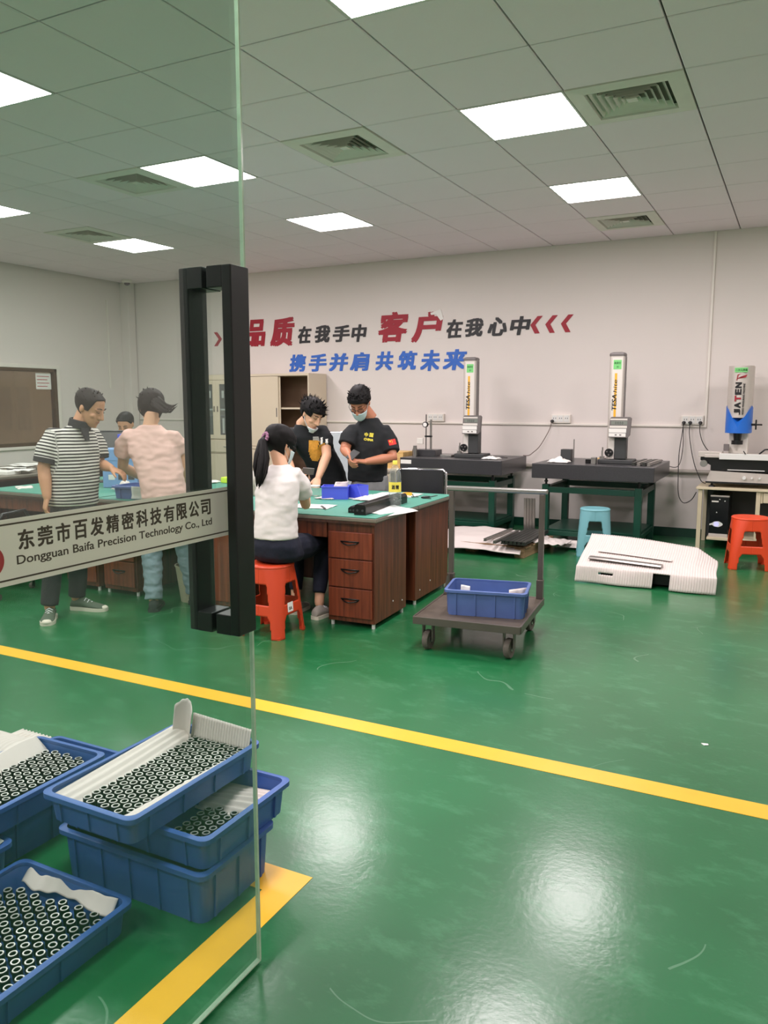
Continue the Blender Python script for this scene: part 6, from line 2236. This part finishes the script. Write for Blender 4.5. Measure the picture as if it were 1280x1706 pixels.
# ---------------------------------------------------------------- leaning man in black with orange print
o = make_person('man in black T-shirt with orange print leaning on the desk behind the seated woman', (-3.75, 6.3), None)
F = V((.35, -.93, 0)).normalized(); Rv = F.cross(UPZ)
hip = V((-.12, .10, .84)); neck = V((-.300, -.06, 1.305))
rs = V((-.435, -.02, 1.225)); ls = V((-.115, .0, 1.240))
le, lw = V((-.085, -.16, 1.02)), V((-.150, -.315, .835))
re_, rw = V((-.440, -.20, 1.00)), V((-.36, -.36, .86))
H = Head((-.218, -.135, 1.392), (.62, -.60, -.50), tilt=-.10, size=1.06)
b = MB()
add_head(b, H, neck, .056)
torso_rings(b, [(hip - UPZ * .1, Rv, F, .13, .1), (V((-.17, .06, 1.0)), Rv, F, .13, .1), (V((-.26, .0, 1.17)), Rv, F, .14, .1), (V((-.29, -.04, 1.26)), Rv, F, .11, .07), (V((-.30, -.055, 1.30)), Rv, F, .06, .055)])
arm(b, ls, le, lw, neck - UPZ * .16, [.050, .047, .043, .042, .028])
arm(b, rs, re_, rw, neck - UPZ * .16, [.050, .047, .043, .042, .028])
add_hand(b, lw, (-.15, -.55, -.55), (.0, .35, -.8), -1, (.35, .4, .3), 1.0)
add_hand(b, rw, (.45, -.65, -.35), (0, 0, -1), 1, (.35, .4, .3), 1.0)
for sx, hx in ((-1, -.20), (1, -.03)):
    limb(b, [V((hx, .10, .80)), V((hx, .10, .45)), V((hx, .13, .08))], [.08, .055, .04])
bake_body(b, 'skin2', o)
s = MB()
torso_rings(s, [(V((-.075, .11, .73)), Rv, F, .172, .125), (V((-.10, .10, .84)), Rv, F, .170, .13), (V((-.15, .07, .97)), Rv, F, .172, .132), (V((-.215, .03, 1.09)), Rv, F, .182, .13), (V((-.265, -.01, 1.18)), Rv, F, .178, .115), (V((-.282, -.03, 1.235)), Rv, F, .140, .092), (V((-.292, -.045, 1.27)), Rv, F, .10, .078), (V((-.30, -.055, 1.30)), Rv, F, .072, .066)])
rsl, lsl = mid(rs, re_, .7), mid(ls, le, .68)
sleeve(s, rs, ls, rsl, .073)
sleeve(s, ls, rs, lsl, .073)
sh = bake_shirt(s, 't_shirt', 'black_cotton', o, .009, 5, .006, 8, 31, 1.6)
# printed panel on the chest and white print on the sleeve
cc = V((-.215, .03, 1.10)) + Rv * .02
Nv = (F + UPZ * -.25).normalized()
decal(sh, 'chest_print', 'print_orange', cc - UPZ * .01, -Rv, Nv, *grid_patch(.125, .19, lambda u, v: abs(u) < .5 * (.45 + 1.1 * (v + .5)) and v < .5))
decal(sh, 'print_caption', 'vent_grey', cc + UPZ * .105 - Rv * .0, -Rv, Nv, *grid_patch(.06, .03, lambda u, v: int((v + .5) * 14) % 4 < 2 and abs(u) < .42))
sl_d = (le - ls).normalized()
for a in (-.022, .026):
    decal(sh, 'sleeve_print', 'paper', mid(ls, le, .46) + V((a, 0, a * -.3)), (1, .1, .2), (-.1, -1, .1), *grid_patch(.030, .062, lambda u, v: abs(u - v * .25) < .34, 8))
pn = MB()
torso_rings(pn, [(V((-.10, .10, .86)), Rv, F, .15, .11), (V((-.11, .10, .74)), Rv, F, .16, .12)])
for hx in (-.20, -.03):
    limb(pn, [V((hx, .10, .78)), V((hx, .10, .45)), V((hx, .13, .09))], [.092, .075, .06], re=False)
bake_shirt(pn, 'trousers', 'trouser_dark', o, .012)
shoe(o, (-.20, .17, 0), (-.19, -.08, 0), 'shoe_dark', laces=False)
shoe(o, (-.03, .17, 0), (-.02, -.08, 0), 'shoe_dark', laces=False)
hair_cap(H, 'hair', o, lambda a: .045 if abs(a) < .8 else (.0 if abs(a) < 1.75 else -.06), .020, .008, seed=41, spikes=150, spike_len=.045, sweep=(0, -.1, .5))
face_marks(H, o, mouth=True)
mk = MB()
mk.sheet(lambda u, v: H.surf((u - .5) * 2.2, -.128 + .045 * v, .010 + .010 * math.sin(PI * u)), 16, 5, .002)
mk.build('face_mask', 'mask_white', o, True)
for sx in (-1, 1):
    MB().tube([H.surf(sx * 1.1, -.10, .010), H.p(sx * .072, .02, -.05), H.p(sx * .080, -.012, .012)], [.005, .003, .002], n=5).build('mask_strap', 'mask_white', o, True)
MB().tube([lw + (le - lw).normalized() * .06 + V((math.cos(a * PI / 8) * .031, math.sin(a * PI / 8) * .031, math.sin(a * PI / 8) * .01)) for a in range(17)], .003, n=5).build('wristband', 'ink', o, True)

# ---------------------------------------------------------------- man in black with flag badge looking at his hands
o = make_person('man with glasses and mask in black T-shirt with red flag badge on the sleeve', (-3.385, 6.37), None)
F = V((-.32, -.94, 0)).normalized(); Rv = F.cross(UPZ)
neck = V((-.060, -.012, 1.372))
rs = V((-.225, -.03, 1.250)); ls = V((.098, .03, 1.245))
le, lw = V((.150, -.09, 1.005)), V((-.075, -.30, .985))
re_, rw = V((-.275, -.12, 1.075)), V((-.235, -.31, 1.045))
H = Head((-.140, -.085, 1.498), (-.22, -.74, -.64), size=1.08)
b = MB()
add_head(b, H, neck, .058)
torso_rings(b, [(V((-.055, .02, .70)), Rv, F, .13, .10), (V((-.055, .02, 1.0)), Rv, F, .14, .1), (V((-.06, .02, 1.17)), Rv, F, .13, .09), (V((-.060, .01, 1.28)), Rv, F, .09, .06), (V((-.06, 0, 1.345)), Rv, F, .052, .05)])
arm(b, ls, le, lw, neck - UPZ * .16, [.054, .051, .047, .046, .030])
arm(b, rs, re_, rw, neck - UPZ * .16, [.054, .051, .045, .043, .029])
add_hand(b, lw, (-.93, -.12, .05), (.05, -.25, .9), -1, (.25, .35, .3), 1.05)
add_hand(b, rw, (.15, -.45, -.50), (.75, .2, .1), -1, (.5, .6, .5), 1.02)
for hx in (-.14, .03):
    limb(b, [V((hx, .02, .80)), V((hx, .02, .45)), V((hx, .05, .08))], [.08, .055, .04])
bake_body(b, 'skin3', o)
s = MB()
torso_rings(s, [(V((-0.078, .02, .785)), Rv, F, .180, .130), (V((-0.076, .02, .88)), Rv, F, .180, .136), (V((-0.073, .02, 1.02)), Rv, F, .182, .140), (V((-0.068, .015, 1.13)), Rv, F, .190, .135), (V((-0.065, .01, 1.215)), Rv, F, .185, .118), (V((-0.063, .005, 1.27)), Rv, F, .150, .098), (V((-0.061, .002, 1.315)), Rv, F, .110, .082), (V((-0.058, -.003, 1.355)), Rv, F, .078, .068)])
rsl, lsl = mid(rs, re_, .72), mid(ls, le, .80)
sleeve(s, rs, ls, rsl, .078)
sleeve(s, ls, rs, lsl, .078)
sh = bake_shirt(s, 't_shirt', 'black_cotton', o, .009, 5, .006, 8, 51, 1.6)
sdir = (le - ls).normalized()
nb2 = V((.18, -.98, .06)).normalized()
xb = V((.95, .17, .18))
fc_ = mid(ls, le, .44) + V((.012, 0, 0))
decal(sh, 'flag_badge', 'flag_red', fc_, xb, nb2, *grid_patch(.070, .050, lambda u, v: True, 8))
stars = [(-.020, .010, .010)] + [(-.005, .018, .004), (.0, .010, .004), (.0, .002, .004), (-.005, -.005, .004)]
for k_, (su, sv, sr) in enumerate(stars):
    sv_ = [(su + sr * (1 if k % 2 == 0 else .42) * math.cos(PI / 2 + k * PI / 5), sv + sr * (1 if k % 2 == 0 else .42) * math.sin(PI / 2 + k * PI / 5)) for k in range(10)]
    decal(sh, 'star', 'flag_yellow', fc_, xb, nb2, sv_, [tuple(range(10))], .0045)
Lf = -Rv
cc = V((-.065, .01, 1.185)) + Lf * .035
for txt, du, dv, w_, h_ in (('中', -.034, .010, .034, .036), ('国', .012, .006, .034, .036), ('CHINA', -.036, -.024, .086, .022)):
    vs_, fs_ = word_patch(txt, w_, h_)
    decal(sh, 'chest_letter', 'flag_yellow', cc + Lf * du + UPZ * dv, Lf + UPZ * -.12, F, vs_, fs_, .003)
pn = MB()
torso_rings(pn, [(V((-.057, .02, .84)), Rv, F, .165, .120), (V((-.057, .02, .70)), Rv, F, .168, .125)])
for hx in (-.14, .03):
    limb(pn, [V((hx, .02, .76)), V((hx, .02, .45)), V((hx, .05, .09))], [.094, .075, .06], re=False)
bake_shirt(pn, 'trousers', 'trouser_grey', o, .010, 4, .007, 14, 3, .5)
shoe(o, (-.14, .10, 0), (-.16, -.15, 0), 'shoe_dark', laces=False)
shoe(o, (.03, .10, 0), (.03, -.15, 0), 'shoe_dark', laces=False)
hair_cap(H, 'hair', o, std_hairline(.050, .0, -.06), .015, .005, seed=61, spikes=120, spike_len=.026, sweep=(0, .3, .4))
face_marks(H, o, brow=True)
mk = MB()
mk.sheet(lambda u, v: H.surf((u - .5) * 2.3, -.118 + .088 * v, .008 + .016 * math.sin(PI * u)), 18, 8, .002)
mk.build('face_mask', 'mask', o, True)
for sx in (-1, 1):
    MB().tube([H.surf(sx * 1.12, -.035, .008), H.p(sx * .078, .01, .006), H.p(sx * .083, -.018, .012)], .0022, n=5).build('mask_strap', 'mask_white', o, True)
gl = MB()
for sx in (-1, 1):
    gl.tube([H.p(sx * .033 + .023 * math.cos(a * PI / 8), .111 - .010 * abs(math.cos(a * PI / 8) + sx * .6) * .5, -.004 + .016 * math.sin(a * PI / 8)) for a in range(17)], .0022, n=5)
    gl.tube([H.p(sx * .056, .104, .0), H.p(sx * .076, .07, .004), H.p(sx * .081, -.01, .012)], .0022, n=5)
gl.tube([H.p(-.01, .112, .0), H.p(.01, .112, .0)], .0022, n=5)
gl.build('glasses', 'ink', o, True)
ph = thing('smartphone', 'small pale phone held by the man with the flag badge', 'phone', (-3.385, 6.37, 0), YAW)
MB().box(-.035, .035, -.006, .006, -.06, .06, .004, mat=Matrix.Translation((-.195, -.335, 1.045)) @ Matrix.Rotation(-.9, 4, 'X') @ Matrix.Rotation(.6, 4, 'Y')).build('phone_body', 'gauge_dark', ph)
MB().box(-.031, .031, .006, .0075, -.055, .055, mat=Matrix.Translation((-.195, -.335, 1.045)) @ Matrix.Rotation(-.9, 4, 'X') @ Matrix.Rotation(.6, 4, 'Y')).build('phone_case_edge', 'white_metal', ph)

bpy.data.scenes.remove(WORK)
